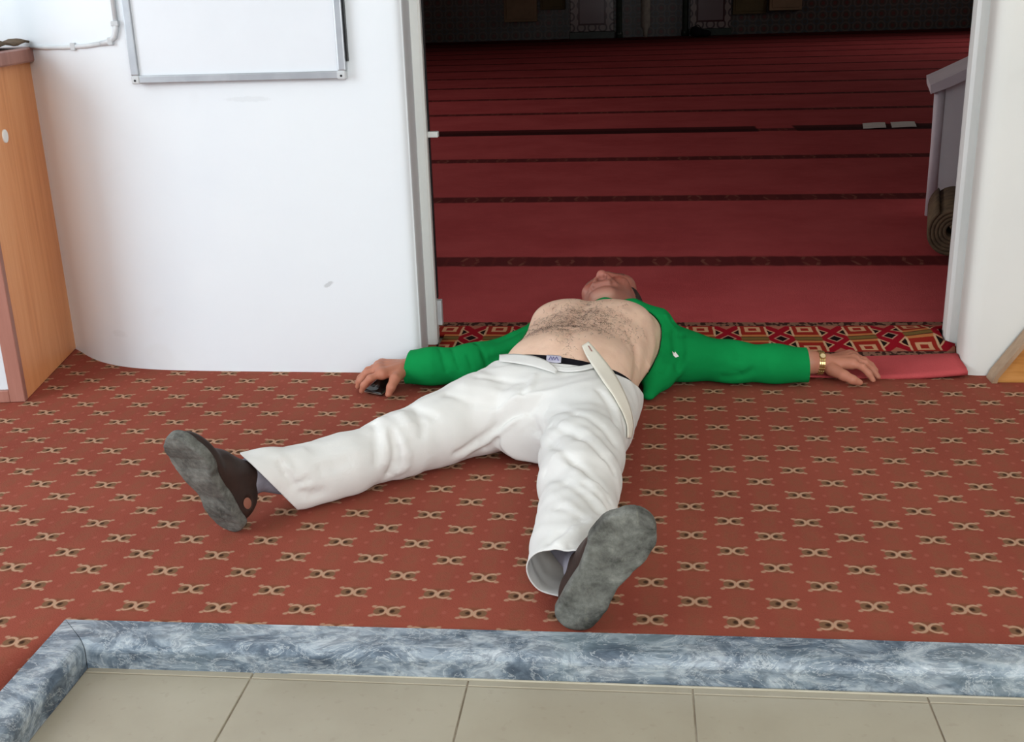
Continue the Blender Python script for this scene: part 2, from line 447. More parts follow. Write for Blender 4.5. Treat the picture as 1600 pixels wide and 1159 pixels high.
# ------------------------------------------------------------------ SDF modelling kit
class Field:
    def __init__(s, lo, hi, h):
        s.lo = np.array(lo, np.float32); s.h = h
        s.n = np.ceil((np.array(hi)-np.array(lo))/h).astype(int)+1
        s.d = np.full(s.n, 1.0, np.float32)
    def region(s, lo, hi):
        a = np.clip(np.floor((np.array(lo)-s.lo)/s.h).astype(int), 0, s.n)
        b = np.clip(np.ceil((np.array(hi)-s.lo)/s.h).astype(int)+1, 0, s.n)
        if (b <= a).any(): return None, None
        sl = tuple(slice(i, j) for i, j in zip(a, b))
        ax = [(s.lo[k]+s.h*np.arange(a[k], b[k])).astype(np.float32) for k in range(3)]
        return sl, np.meshgrid(*ax, indexing='ij', sparse=True)
    def _union(s, sl, nd, k):
        d = s.d[sl]
        if k <= 0: s.d[sl] = np.minimum(d, nd); return
        hh = np.clip(0.5+0.5*(d-nd)/k, 0, 1)
        s.d[sl] = d*(1-hh)+nd*hh - k*hh*(1-hh)
    def cone(s, a, b, ra, rb, k=0.01):
        a = np.array(a, float); b = np.array(b, float); m = max(ra, rb)+k+s.h*4
        sl, g = s.region(np.minimum(a, b)-m, np.maximum(a, b)+m)
        if sl is None: return
        ab = b-a; L2 = max((ab@ab), 1e-9)
        t = np.clip(((g[0]-a[0])*ab[0]+(g[1]-a[1])*ab[1]+(g[2]-a[2])*ab[2])/L2, 0, 1)
        dx = g[0]-a[0]-t*ab[0]; dy = g[1]-a[1]-t*ab[1]; dz = g[2]-a[2]-t*ab[2]
        s._union(sl, (np.sqrt(dx*dx+dy*dy+dz*dz)-(ra+(rb-ra)*t)).astype(np.float32), k)
    def chain(s, pts, rads, k=0.01):
        for i in range(len(pts)-1): s.cone(pts[i], pts[i+1], rads[i], rads[i+1], k)
    def ell(s, c, r, k=0.01, R=None, sub=False, amount=None):
        c = np.array(c, float); r = np.array(r, float); m = r.max()+k+s.h*4
        sl, g = s.region(c-m, c+m)
        if sl is None: return
        p = [g[0]-c[0], g[1]-c[1], g[2]-c[2]]
        if R is not None:
            R = np.asarray(R)      # columns = local axes
            p = [p[0]*R[0, j]+p[1]*R[1, j]+p[2]*R[2, j] for j in range(3)]
        q = np.sqrt((p[0]/r[0])**2+(p[1]/r[1])**2+(p[2]/r[2])**2)
        q2 = np.sqrt((p[0]/r[0]**2)**2+(p[1]/r[1]**2)**2+(p[2]/r[2]**2)**2)+1e-6
        nd = (q*(q-1)/q2).astype(np.float32)
        if sub:
            d = s.d[sl]; hh = np.clip(0.5-0.5*(d+nd)/max(k, 1e-6), 0, 1)
            s.d[sl] = d*(1-hh)-nd*hh+k*hh*(1-hh)
        else: s._union(sl, nd, k)
    def loft(s, secs, k=0.02, ex=2.3):
        """sections (y, cx, cz, w, h) along world y: superellipse trunk"""
        S = np.array(secs, float); y0, y1 = S[0, 0], S[-1, 0]
        lo = [(S[:, 1]-S[:, 3]).min()-0.05, y0-0.06, (S[:, 2]-S[:, 4]).min()-0.05]
        hi = [(S[:, 1]+S[:, 3]).max()+0.05, y1+0.06, (S[:, 2]+S[:, 4]).max()+0.05]
        sl, g = s.region(lo, hi)
        ys = g[1].ravel(); yy = np.clip(ys, y0, y1)
        # smooth (cubic-ish) interpolation of section parameters
        def itp(col):
            f = np.interp(yy, S[:, 0], S[:, col]); 
            for _ in range(2):
                f = np.convolve(np.pad(f, 6, 'edge'), np.ones(13)/13, 'valid')
            return f.reshape(1, -1, 1)
        cx, cz, ww, hh = [itp(c) for c in (1, 2, 3, 4)]
        over = (np.abs(ys-yy)).reshape(1, -1, 1)
        q = ((np.abs(g[0]-cx)/ww)**ex+(np.abs(g[2]-cz)/hh)**ex)**(1/ex)
        nd = (q-1)*np.minimum(ww, hh)
        nd = np.where(over > 0, np.maximum(nd, 0)+over, nd).astype(np.float32)
        s._union(sl, nd, k)
    def fold(s, pts, amp, wid):
        for i in range(len(pts)-1):
            a = np.array(pts[i], float); b = np.array(pts[i+1], float); m = wid*2.6
            sl, g = s.region(np.minimum(a, b)-m, np.maximum(a, b)+m)
            if sl is None: continue
            ab = b-a; L2 = max((ab@ab), 1e-9)
            t = ((g[0]-a[0])*ab[0]+(g[1]-a[1])*ab[1]+(g[2]-a[2])*ab[2])/L2
            lim = np.ones_like(t) 
            if i == 0: lim = np.where(t < 0, 0, lim)
            tc = np.clip(t, 0, 1)
            dx = g[0]-a[0]-tc*ab[0]; dy = g[1]-a[1]-tc*ab[1]; dz = g[2]-a[2]-tc*ab[2]
            # segments share joints: weight each by a triangular ownership
            own = np.where((t < 0) | (t > 1), np.exp(-((np.abs(t-0.5)-0.5)*math.sqrt(L2)/wid)**2*0.5)*0.5, 1.0)
            s.d[sl] -= (amp*np.exp(-(dx*dx+dy*dy+dz*dz)/wid**2)*own).astype(np.float32)
    def floor(s, z, k=0.01):
        zz = (s.lo[2]+s.h*np.arange(s.n[2])).astype(np.float32).reshape(1, 1, -1)
        nd = z-zz; d = s.d
        hh = np.clip(0.5-0.5*(nd-d)/k, 0, 1)
        s.d = (nd*(1-hh)+d*hh+k*hh*(1-hh)).astype(np.float32)
    def mesh(s):
        d = s.d; sg = d < 0
        nx, ny, nz = np.array(d.shape)-1
        cnt = np.zeros((nx, ny, nz), np.int8)
        for i in (0, 1):
            for j in (0, 1):
                for k in (0, 1): cnt += sg[i:nx+i, j:ny+j, k:nz+k]
        act = np.argwhere((cnt > 0) & (cnt < 8))
        ids = np.full((nx, ny, nz), -1, np.int32); ids[act[:, 0], act[:, 1], act[:, 2]] = np.arange(len(act))
        off = np.array([(i, j, k) for i in (0, 1) for j in (0, 1) for k in (0, 1)])
        cv = np.stack([d[act[:, 0]+o[0], act[:, 1]+o[1], act[:, 2]+o[2]] for o in off], 1)
        acc = np.zeros((len(act), 3)); c = np.zeros(len(act))
        for i in range(8):
            for j in range(i+1, 8):
                if np.abs(off[i]-off[j]).sum() != 1: continue
                va, vb = cv[:, i], cv[:, j]; ms = (va < 0) != (vb < 0)
                t = np.where(ms, va/np.where(ms, va-vb, 1), 0)
                acc += np.where(ms[:, None], off[i]+(off[j]-off[i])*t[:, None], 0); c += ms
        V = (act+acc/c[:, None])*s.h+s.lo
        Q = []
        for ax in range(3):
            o1, o2 = [(1, 2), (2, 0), (0, 1)][ax]
            sa = [slice(None)]*3; sb = [slice(None)]*3; sa[ax] = slice(0, -1); sb[ax] = slice(1, None)
            A, B = sg[tuple(sa)], sg[tuple(sb)]
            e = np.argwhere(A != B)
            e = e[(e[:, o1] > 0) & (e[:, o2] > 0) & (e[:, o1] < d.shape[o1]-1) & (e[:, o2] < d.shape[o2]-1)]
            inside = A[e[:, 0], e[:, 1], e[:, 2]]
            def cell(u, v):
                q = e.copy(); q[:, o1] -= u; q[:, o2] -= v
                return ids[q[:, 0], q[:, 1], q[:, 2]]
            q = np.stack([cell(1, 1), cell(0, 1), cell(0, 0), cell(1, 0)], 1)
            q[~inside] = q[~inside][:, ::-1]
            Q.append(q)
        Q = np.concatenate(Q); Q = Q[(Q >= 0).all(1)]
        return V, Q
    def sample(s, P):
        """trilinear sample at points"""
        q = (np.asarray(P, float)-s.lo)/s.h; i = np.clip(np.floor(q).astype(int), 0, s.n-2); f = q-i
        r = 0
        for a in (0, 1):
            for b in (0, 1):
                for c in (0, 1):
                    r = r+s.d[i[:, 0]+a, i[:, 1]+b, i[:, 2]+c]*(f[:, 0] if a else 1-f[:, 0])*(f[:, 1] if b else 1-f[:, 1])*(f[:, 2] if c else 1-f[:, 2])
        return r
def cut_mesh(V, Q, planes, box_lims=None):
    """open a closed mesh by bisecting planes (point, outward normal, centre, radius): geometry beyond is removed near the centre"""
    bm = bmesh.new()
    vs = [bm.verts.new(v) for v in V]
    for q in Q:
        try: bm.faces.new([vs[i] for i in q])
        except ValueError: pass
    for p, n, c, r in planes:
        p, n, c = Vector(p), Vector(n).normalized(), Vector(c)
        fs = [f for f in bm.faces if (f.calc_center_median()-c).length < r]
        geom = list({v for f in fs for v in f.verts})+list({e for f in fs for e in f.edges})+fs
        bmesh.ops.bisect_plane(bm, geom=geom, plane_co=p, plane_no=n, dist=1e-6)
        kill = [f for f in bm.faces if (f.calc_center_median()-c).length < r+0.02 and (f.calc_center_median()-p).dot(n) > 1e-5]
        bmesh.ops.delete(bm, geom=kill, context='FACES')
    return bm_arrays(bm)
def relax(V, Q, it=2, lam=0.5):
    Q = np.asarray(Q); n = len(V)
    e = np.concatenate([Q[:, [0, 1]], Q[:, [1, 2]], Q[:, [2, 3]], Q[:, [3, 0]]])
    for _ in range(it):
        acc = np.zeros_like(V); c = np.zeros(n)
        for a, b in ((0, 1), (1, 0)):
            np.add.at(acc, e[:, a], V[e[:, b]]); np.add.at(c, e[:, a], 1)
        V = V*(1-lam)+lam*acc/np.maximum(c, 1)[:, None]
    return V
def solidify(o, t):
    md = o.modifiers.new('thickness', 'SOLIDIFY'); md.thickness = t; md.offset = -1; md.use_even_offset = False
# ================================================================== THE SETTING
ZT = -0.035            # sunken tile floor level
# carpeted vestibule floor slab, sunken tiled strip in front of the kerb
box('floor', (-4, -3, -0.25), (2.6, 2.66, ZT-0.0022), M['grout'])
flo = bpy.data.objects['floor']; struct(flo, 'beige ceramic tiled floor in front of the marble kerb')
TP = 0.3245; GX0 = -0.5670
def tile_mesh(x0, x1, y0, y1, nm='tile'):
    V, Fc = box_vf((x0+0.0012, y0+0.0012, ZT-0.010), (x1-0.0012, y1-0.0012, ZT), 0.0009, 1)
    return mk(nm, V, Fc, M['tile'], flo)
first = None
XS = [-0.826, GX0]+[GX0+TP*i for i in range(1, 8)]
YS = [1.405, 1.388, 1.388-TP, 1.388-2*TP, 1.388-3*TP]
for j in range(len(YS)-1):
    for i in range(len(XS)-1):
        x0, x1 = XS[i], min(XS[i+1], 1.96)
        if j >= 1 and i >= 1 and XS[i+1] < 1.96:
            if first is None:
                first = tile_mesh(x0, x1, YS[j+1], YS[j]); fx, fy = x0, YS[j+1]
            else:
                c = first.copy(); COL.objects.link(c); c.location = (x0-fx, YS[j+1]-fy, 0)
        else: tile_mesh(x0, x1, YS[j+1], YS[j])
# marble kerb: rounded front edge, mitred corner
def kerb_profile(d0, d1):          # d = distance from the back edge towards the tiles
    R = 0.016; pr = [(d0, ZT-0.02), (d0, 0.004), (d0+0.004, 0.010)]
    for i in range(7):
        a = math.pi/2*i/6; pr.append((d1-R+R*math.sin(a), 0.010-R+R*math.cos(a)))
    pr += [(d1-0.002, ZT+0.006), (d1-0.004, ZT-0.02)]
    return pr
def kerb(name, path_fn, ts, mat):
    pr = kerb_profile(0, 0.068); V, F = [], []
    n = len(pr)
    for t in ts:
        for d, z in pr: V.append(path_fn(t, d, z))
    for i in range(len(ts)-1):
        for k in range(n): F.append([i*n+k, (i+1)*n+k, (i+1)*n+(k+1) % n, i*n+(k+1) % n])
    F += [list(range(n)), [(len(ts)-1)*n+k for k in range(n)][::-1]]
    return mk(name, V, F, mat)
KB = lambda x: 1.4735+0.010*x if x < 0.2 else 1.4755
def front_path(t, d, z):
    x = -0.8880+d*0.95 if t == 'c' else t
    return (x, KB(x)-d, z)
o = kerb('marble_kerb', front_path, ['c', -0.5, 0.05, 0.3, 2.05], M['marble'])
tag(o, 'long blue-grey marble kerb edging the patterned carpet', 'kerb')
def left_path(t, d, z):
    y = KB(-0.888)-d if t == 'c' else t
    return (-0.8890+d*0.95, y, z)
o = kerb('marble_kerb', left_path, ['c', 1.2, 0.9, 0.2, -1.0], M['marble2'])
tag(o, 'short grey marble kerb running out at the lower left corner', 'kerb')
# thin white sealant line at the kerb's foot
V, F = box_vf((-0.826, 1.4028, ZT-0.002), (2.0, 1.4062, ZT+0.0016), 0.0006, 1); 
o = mk('grout_line', V, F, M['sealant'], flo)
# vestibule carpet (two strips round the sunken floor): one fitted carpet with slight relief
def carpet_grid(xs, ys, zf, keep):
    V, F, idx = [], [], {}
    for i, x in enumerate(xs):
        for j, y in enumerate(ys): idx[i, j] = len(V); V.append((x, y, zf(x, y)))
    for i in range(len(xs)-1):
        for j in range(len(ys)-1):
            if keep((xs[i]+xs[i+1])/2, (ys[j]+ys[j+1])/2): F.append([idx[i, j], idx[i+1, j], idx[i+1, j+1], idx[i, j+1]])
    return V, F
xs = [-4+0.0]+list(np.arange(-3.0, -0.95, 0.12))+[-0.8885]+list(np.arange(-0.85, 2.05, 0.1))+[2.2]
ys = [-3, -1, 0, 0.6, 1.0, 1.2, 1.35, 1.471]+list(np.arange(1.5, 2.95, 0.06))+[2.96]
def vz(x, y):
    z = 0.0008*math.sin(7*x+3*y)+0.0006*math.sin(13*y-4*x)
    if y > 2.45 and x < -0.6:                       # carpet laps up at the plastered wall
        z += 0.0
    return z-0.001
V, F = carpet_grid(xs, ys, vz, lambda x, y: (y > 1.472 or x < -0.889) and not (y > 2.70 and -0.53 < x < 0.74))
V = [(x, (KB(x)+0.0012 if (abs(y-1.471) < 1e-6 and x > -0.8886) else y), z) for x, y, z in V]
o = mk('vestibule_carpet', V, F, M['vest'], None, True)
md = o.modifiers.new('thickness', 'SOLIDIFY'); md.thickness = 0.012; md.offset = -1
tag(o, 'terracotta fitted carpet with rows of tan butterfly motifs', 'carpet')
# slab under the carpet
V, F = merge([box_vf((-4, 1.472, -0.25), (2.2, 2.67, -0.0165)), box_vf((-4, -3, -0.0430), (-0.893, 1.472, -0.0165))])
struct(mk('floor_slab', V, F, M['grout']), 'concrete slab under the vestibule carpet')

# walls of the doorway
WTOP = 2.75
prof = [(-3.3, 2.93), (-1.66, 2.925), (-1.60, 2.905), (-1.55, 2.865), (-1.49, 2.808), (-1.42, 2.758), (-1.34, 2.724), (-1.24, 2.704), (-1.10, 2.694), (-0.9, 2.690),
        (-0.585, 2.690), (-0.562, 2.693), (-0.550, 2.702), (-0.546, 2.718), (-0.558, 2.82), (-0.573, 2.94), (-0.62, 3.03), (-3.3, 3.03)]
prof = prof[:1]+catmull(prof[1:11], 5)+catmull(prof[10:16], 4)[1:]+prof[16:]
V, F = prism(prof, -0.02, WTOP)
struct(soft(mk('wall_left', V, F, M['wall'])), 'white plastered wall left of the doorway')
prof = [(0.89, 3.03), (0.835, 2.94), (0.800, 2.80), (0.786, 2.720), (0.790, 2.704), (0.801, 2.694), (0.82, 2.690), (2.3, 2.690), (2.3, 3.03)]
V, F = prism(prof, -0.02, WTOP)
struct(soft(mk('wall_right', V, F, M['wall_warm'])), 'off-white plastered wall right of the doorway')
struct(box('wall_lintel', (-0.57, 2.69, 2.15), (0.80, 3.03, WTOP), M['wall']), 'plaster lintel over the doorway')
# painted door frame
tr = struct(empty('trim_1', (0.12, 2.9, 0)), 'white painted door frame set into the doorway')
for pl in ([(-0.64, 2.928), (-0.552, 2.928), (-0.546, 2.934), (-0.546, 2.955), (-0.552, 2.962), (-0.552, 3.0), (-0.64, 3.0)],
           [(0.91, 2.925), (0.812, 2.925), (0.804, 2.933), (0.803, 2.955), (0.812, 2.962), (0.812, 3.0), (0.91, 3.0)]):
    V, F = prism(pl, 0.0, 2.16); soft(mk('jamb', V, F, M['paint'], tr), 35)
box('head_rail', (-0.64, 2.928, 2.10), (0.91, 3.0, 2.17), M['paint'], tr, 0.004)
box('strike_plate', (-0.552, 2.965, 0.045), (-0.536, 2.985, 0.115), M['corner'], tr, 0.001)
box('latch_bolt', (-0.552, 2.965, 0.558), (-0.522, 2.985, 0.573), M['paint'], tr, 0.002)
box('rubber_seal', (-0.5525, 2.972, 0.12), (-0.5455, 2.985, 2.1), M['blackp'], tr)

# side walls, ceiling of the vestibule (outside the frame, they bounce the daylight)
V, F = merge([box_vf((-3.5, 1.75, -0.02), (-3.3, 3.03, WTOP)), box_vf((-3.5, -3, -0.02), (-3.3, -0.55, WTOP)), box_vf((-3.5, -0.55, 2.4), (-3.3, 1.75, WTOP))])
struct(mk('wall_west', V, F, M['wall']))
struct(box('wall_east', (2.2, -3, -0.25), (2.4, 2.69, WTOP), M['wall_warm']))
struct(box('ceiling', (-3.5, -3, WTOP), (2.4, 3.03, WTOP+0.1), M['ceil']))

# prayer hall shell
HZ = 4.2
def m_dado():
    m, b = new_mat('patterned_wall_tiles', 0.3, 0.45)
    v, x, y, z = coords(False)
    u = wrapc(x, 0.21); q = wrapc(z-0.09, 0.21)
    r = xsqrt(u*u+q*q)
    ring = sstep(0.018, 0.010, xabs(r-0.075)); dot = sstep(0.04, 0.03, r)
    r2 = xsqrt((xabs(u)-0.105)*(xabs(u)-0.105)+(xabs(q)-0.105)*(xabs(q)-0.105))
    ring2 = sstep(0.014, 0.007, xabs(r2-0.05))
    c = xmix(xnoise(4, 3, vec=v)*0.6, srgb(58, 54, 50), srgb(76, 68, 64))
    c = xmix(ring*0.8, c, srgb(92, 84, 82)); c = xmix(dot*0.8, c, srgb(96, 40, 40)); c = xmix(ring2*0.6, c, srgb(60, 80, 92))
    set_col(b, c); return m
M['dado'] = m_dado()
wb = struct(box('wall_back', (-8, 22.2, -0.02), (8, 22.4, HZ), M['dado']), 'dim patterned tile wall at the far end of the prayer hall')
struct(box('wall_hall_left', (-8.2, 3.03, -0.02), (-8.0, 22.4, HZ), M['hall_wall']))
struct(box('wall_hall_right', (8.0, 3.03, -0.02), (8.2, 22.4, HZ), M['hall_wall']))
V, F = merge([box_vf((-8.2, 2.95, -0.02), (-3.3, 3.03, HZ)), box_vf((2.3, 2.95, -0.02), (8.2, 3.03, HZ)), box_vf((-3.3, 2.95, WTOP), (2.3, 3.03, HZ))])
struct(mk('wall_hall_front', V, F, M['hall_wall']))
struct(box('ceiling_hall', (-8.2, 2.95, HZ), (8.2, 22.4, HZ+0.1), M['hall_wall']))
struct(box('floor_hall', (-8.2, 2.665, -0.25), (8.2, 22.4, -0.015), M['grout']))

# red carpet of the hall, its front edge lapping out through the doorway
def hz(x, y):
    z = 0.0018
    if y < 3.3:
        k = max(0, (x-0.52)/0.27); k = min(k, 1.2)
        f = max(0.0, min(1.0, (3.28-y)/0.35))
        z += 0.030*k*k*f*(0.55+0.45*math.sin((y-2.70)*24+0.6))     # ruffled towards the right jamb
        z += 0.002*max(0, min(1, (x-0.45)*8))*math.sin(9*x+2)*f
    if y > 5: z = 0.002
    return z
xs = [-8, -6, -4, -2, -1.2, -0.8]+list(np.arange(-0.54, 0.80, 0.03))+[0.798, 1.0, 1.5, 2, 3, 4, 6, 8]
ys = list(np.arange(2.672, 3.32, 0.016))+[3.4, 3.7, 4, 5, 7, 10, 14, 18, 22.2]
V, F = carpet_grid(xs, ys, hz, lambda x, y: y > 3.03 or (-0.54 < x < 0.798))
V = [list(v) for v in V]
for v in V:                                                       # front edge is not quite straight, right corner sticks out
    if v[1] < 2.80 and abs(v[0]) < 0.82: v[1] += 0.010*math.sin(v[0]*6+0.5)*(2.80-v[1])/0.128
    if v[1] < 2.925 and 0.5 < v[0] < 0.799:
        v[0] = 0.5+(v[0]-0.5)*(float(np.interp(v[1], [2.68, 2.72, 2.80, 2.92], [0.790, 0.783, 0.796, 0.826]))-0.5)/0.298
o = mk('prayer_carpet', V, F, M['hall'], None, True)
md = o.modifiers.new('thickness', 'SOLIDIFY'); md.thickness = 0.010; md.offset = -1
tag(o, 'deep red prayer hall carpet with dark row borders and an ornate front border', 'carpet')

# ================================================================== THINGS AT THE WALL
# whiteboard
wbx0, wbx1, wz0, wz1 = -1.205, -0.680, 0.733, 1.52
wbd = tag(empty('whiteboard', (-0.94, 2.69, wz0)), 'whiteboard with grey aluminium frame hanging on the white wall', 'whiteboard')
box('writing_panel', (wbx0+0.006, 2.676, wz0+0.006), (wbx1-0.006, 2.689, wz1-0.006), M['board'], wbd)
fw = 0.019
for a, b in (((wbx0, 2.668, wz0+fw), (wbx0+fw, 2.6895, wz1-fw)), ((wbx1-fw, 2.668, wz0+fw), (wbx1, 2.6895, wz1-fw)),
             ((wbx0+fw, 2.668, wz0), (wbx1-fw, 2.6895, wz0+fw)), ((wbx0+fw, 2.668, wz1-fw), (wbx1-fw, 2.6895, wz1))):
    box('frame_rail', a, b, M['alu'], wbd, 0.003)
for cx in (wbx0, wbx1-fw-0.002):
    for cz in (wz0-0.001, wz1-fw-0.001):
        c = box('corner_cap', (cx, 2.6655, cz), (cx+fw+0.002, 2.6895, cz+fw+0.002), M['corner'], wbd, 0.006, seg=3)
        V, F = tube_vf([(cx+0.010, 2.666, cz+0.009), (cx+0.010, 2.6645, cz+0.009)], 0.0028, 8); mk('screw', V, F, M['blackp'], c)
box('edge_strip', (wbx1+0.0015, 2.676, wz0+0.04), (wbx1+0.0045, 2.689, wz1-0.02), M['blackp'], wbd)  # black strip standing in for the shadow line beside the right rail

# cable conduit
def wall_y(x):
    P = [(-1.60, 2.905), (-1.55, 2.865), (-1.49, 2.808), (-1.42, 2.758), (-1.34, 2.724), (-1.24, 2.704), (-1.10, 2.694)]
    return float(np.interp(x, [p[0] for p in P], [p[1] for p in P]))
cc = tag(empty('cable_conduit', (-1.35, 2.72, 0.8)), 'thin white cable conduit bending upwards on the wall left of the whiteboard', 'conduit')
pts = [(-1.545, 0.818), (-1.47, 0.818), (-1.40, 0.819), (-1.33, 0.822), (-1.285, 0.827)]
V, F = tube_vf([(x, wall_y(x)-0.006, z) for x, z in pts], 0.0055, 10); mk('horizontal_run', V, F, M['conduit'], cc, True)
arc = [(-1.285, 0.827), (-1.262, 0.831), (-1.246, 0.842), (-1.240, 0.858), (-1.238, 0.875)]
V, F = tube_vf([(x, wall_y(x)-0.007, z) for x, z in arc], 0.0068, 10); mk('elbow', V, F, M['conduit'], cc, True)
V, F = tube_vf([(-1.238, wall_y(-1.238)-0.006, z) for z in (0.87, 1.2, 1.7)], 0.0055, 10); mk('vertical_run', V, F, M['conduit'], cc, True)
for x, z, hor in ((-1.368, 0.821, 1), (-1.239, 0.872, 0), (-1.258, 0.832, 1)):
    y = wall_y(x)
    if hor: box('clip', (x-0.006, y-0.014, z-0.009), (x+0.006, y+0.002, z+0.009), M['corner'], cc, 0.002)
    else: box('clip', (x-0.009, y-0.014, z-0.006), (x+0.009, y+0.002, z+0.006), M['corner'], cc, 0.002)

# ------- left wooden cabinet, local frame: a = to the right, b = towards the wall
CO = np.array([-1.492, 2.470]); EA = np.array([0.990, 0.139]); EB = np.array([-0.187, 0.982])
def cl(a, b, z): p = CO+EA*a+EB*b; return (p[0], p[1], z)
def cbox(name, a0, a1, b0, b1, z0, z1, mat, parent, bev=0.0015):
    V, Fc = box_vf((a0, b0, z0), (a1, b1, z1), bev, 1)
    return mk(name, [cl(*v) for v in V], Fc, mat, parent)
cab = tag(empty('wooden_cabinet', (-1.8, 2.65, 0)), 'tall orange-brown wooden cabinet at the left edge beside the white wall', 'cabinet')
CW, CDp, CT = 0.95, 0.435, 0.782
cbox('side_panel', -0.018, 0, 0.004, CDp, 0, CT, M['wood'], cab)
cbox('side_panel', -CW, -CW+0.018, 0.004, CDp, 0, CT, M['wood'], cab)
cbox('back_panel', -CW+0.018, -0.018, CDp-0.01, CDp, 0, CT, M['wood'], cab)
cbox('stile', -0.036, 0.0006, -0.018, 0.004, 0, CT, M['wood_edge'], cab)
cbox('stile', -CW, -CW+0.036, -0.018, 0.004, 0, CT, M['wood_edge'], cab)
cbox('rail', -CW+0.036, -0.036, -0.018, 0.004, 0, 0.030, M['wood_edge'], cab)
cbox('rail', -CW+0.036, -0.036, -0.018, 0.004, CT-0.05, CT, M['wood_edge'], cab)
cbox('front_panel', -CW+0.036, -0.036, -0.010, 0.0, 0.030, CT-0.05, M['glasswhite'], cab)
cbox('top', -CW-0.02, 0.022, -0.035, CDp+0.012, CT, CT+0.036, M['wood_edge'], cab, 0.004)
V, F = tube_vf([cl(-0.001, 0.150, 0.622), cl(0.003, 0.150, 0.622), cl(0.004, 0.150, 0.622)], [0.016, 0.016, 0.013], 18)
mk('round_sticker', V, F, M['paper'], cab)
V, F = tube_vf([cl(-0.004, CDp-0.004, 0.010), cl(0.004, CDp-0.004, 0.010), cl(0.006, CDp-0.004, 0.010)], [0.006, 0.006, 0.003], 12)
mk('floor_cap', V, F, M['paper'], cab)
# folded brown cloth lying on the cabinet top
V, F = [], []
na, nb = 26, 8
for i in range(na+1):
    a = -0.55+0.565*i/na
    for j in range(nb+1):
        b = 0.16+0.24*j/nb
        edge = max(0, (a+0.06)/0.075)
        z = CT+0.0385+0.006*math.sin(i*0.5)+0.003*math.sin(j*1.3+i*0.2)+0.010*math.sin(min(edge, 1)*math.pi)+0.010
        V.append(cl(a, b, z))
for i in range(na):
    for j in range(nb): F.append([i*(nb+1)+j, (i+1)*(nb+1)+j, (i+1)*(nb+1)+j+1, i*(nb+1)+j+1])
o = mk('folded_cloth', V, F, M['mat_brown'], None, True); md = o.modifiers.new('t', 'SOLIDIFY'); md.thickness = 0.006; md.offset = -1
tag(o, 'thin brown mat lying on top of the wooden cabinet', 'mat')

# ------- slanted wooden panel at the right wall
wp = tag(empty('bench_end', (1.15, 2.65, 0)), 'golden wooden bench end with slanted edge against the right wall', 'bench')
poly = [(0.850, 0.0), (0.852, 0.012), (0.935, 0.137), (1.10, 0.385), (1.14, 0.42), (1.6, 0.42), (1.6, 0.0)]
n = len(poly); V = [(x, 2.640, z) for x, z in poly]+[(x, 2.672, z) for x, z in poly]
F = [list(range(n)), list(range(n, 2*n))[::-1]]+[[(i+1) % n, i, n+i, n+(i+1) % n] for i in range(n)]
mk('side_board', V, F, M['wood_gold'], wp)
poly2 = [(0.838, 0.0), (0.846, 0.020), (0.929, 0.145), (1.094, 0.393), (1.10, 0.385), (0.935, 0.137), (0.852, 0.012), (0.850, 0)]
n = len(poly2); V = [(x, 2.632, z) for x, z in poly2]+[(x, 2.680, z) for x, z in poly2]
F = [list(range(n)), list(range(n, 2*n))[::-1]]+[[(i+1) % n, i, n+i, n+(i+1) % n] for i in range(n)]
mk('edge_strip', V, F, m_wood('pale_edge_wood', srgb(150, 122, 96), srgb(168, 140, 112), srgb(176, 148, 120)), wp)

# ================================================================== THINGS IN THE HALL
# low lectern with slanting top, covered in pale cloth
M['pale_cloth'] = fabric('pale_grey_cover', srgb(226, 226, 230), srgb(216, 216, 222), 4, 500, fold=0.6)
M['pale_mauve'] = fabric('mauve_grey_cover', srgb(216, 208, 216), srgb(204, 198, 206), 4, 500)
lec = tag(empty('covered_lectern', (1.5, 4.8, 0)), 'pale grey cloth-covered lectern with slanting top behind the right jamb', 'lectern')
pl = [(1.178, 0.006), (1.178, 0.505), (1.95, 0.86), (1.95, 0.006)]
V = [(x, 4.66, z) for x, z in pl]+[(x, 5.05, z) for x, z in pl]
F = [[3, 2, 1, 0], [4, 5, 6, 7], [0, 1, 5, 4], [1, 2, 6, 5], [2, 3, 7, 6], [3, 0, 4, 7]]
mk('body', V, F, M['pale_cloth'], lec)
V, F = tube_vf([(1.172, 4.668, 0.006), (1.170, 4.664, 0.3), (1.168, 4.662, 0.512)], [0.022, 0.020, 0.022], 10); mk('corner_post', V, F, M['pale_mauve'], lec, True)
pl = [(1.128, 0.522), (1.132, 0.488), (1.20, 0.512), (1.97, 0.868), (1.96, 0.905), (1.17, 0.540)]
n = len(pl); V = [(x, 4.615, z) for x, z in pl]+[(x, 5.09, z) for x, z in pl]
F = [list(range(n))[::-1], list(range(n, 2*n))]+[[i, (i+1) % n, n+(i+1) % n, n+i] for i in range(n)]
mk('slanted_top', V, F, M['pale_mauve'], lec)
for o_ in list(lec.children):
    for v in o_.data.vertices: v.co.x += 0.20*(v.co.y+4.8-4.66)
# rolled brown mat
rc = (1.068, 0.092); V, F = [], []; T = 5*2*math.pi; ns = 150
for i in range(ns+1):
    th = T*i/ns; r = 0.012+0.065*i/ns
    for y in (3.93, 4.40):
        for rr in (r, r+0.011): V.append((rc[0]+rr*math.cos(-th+2.2)+(y-3.93)*0.24, y, rc[1]+rr*math.sin(-th+2.2)))
for i in range(ns):
    a, b = i*4, (i+1)*4
    F += [[a, b, b+1, a+1], [a+2, a+3, b+3, b+2], [a, a+2, b+2, b], [a+1, b+1, b+3, a+3]]
F += [[0, 1, 3, 2], [ns*4, ns*4+2, ns*4+3, ns*4+1]]
o = mk('rolled_mat', V, F, M['mat_brown'], None, True); tag(o, 'dark brown rolled-up mat at the foot of the pale lectern', 'mat')
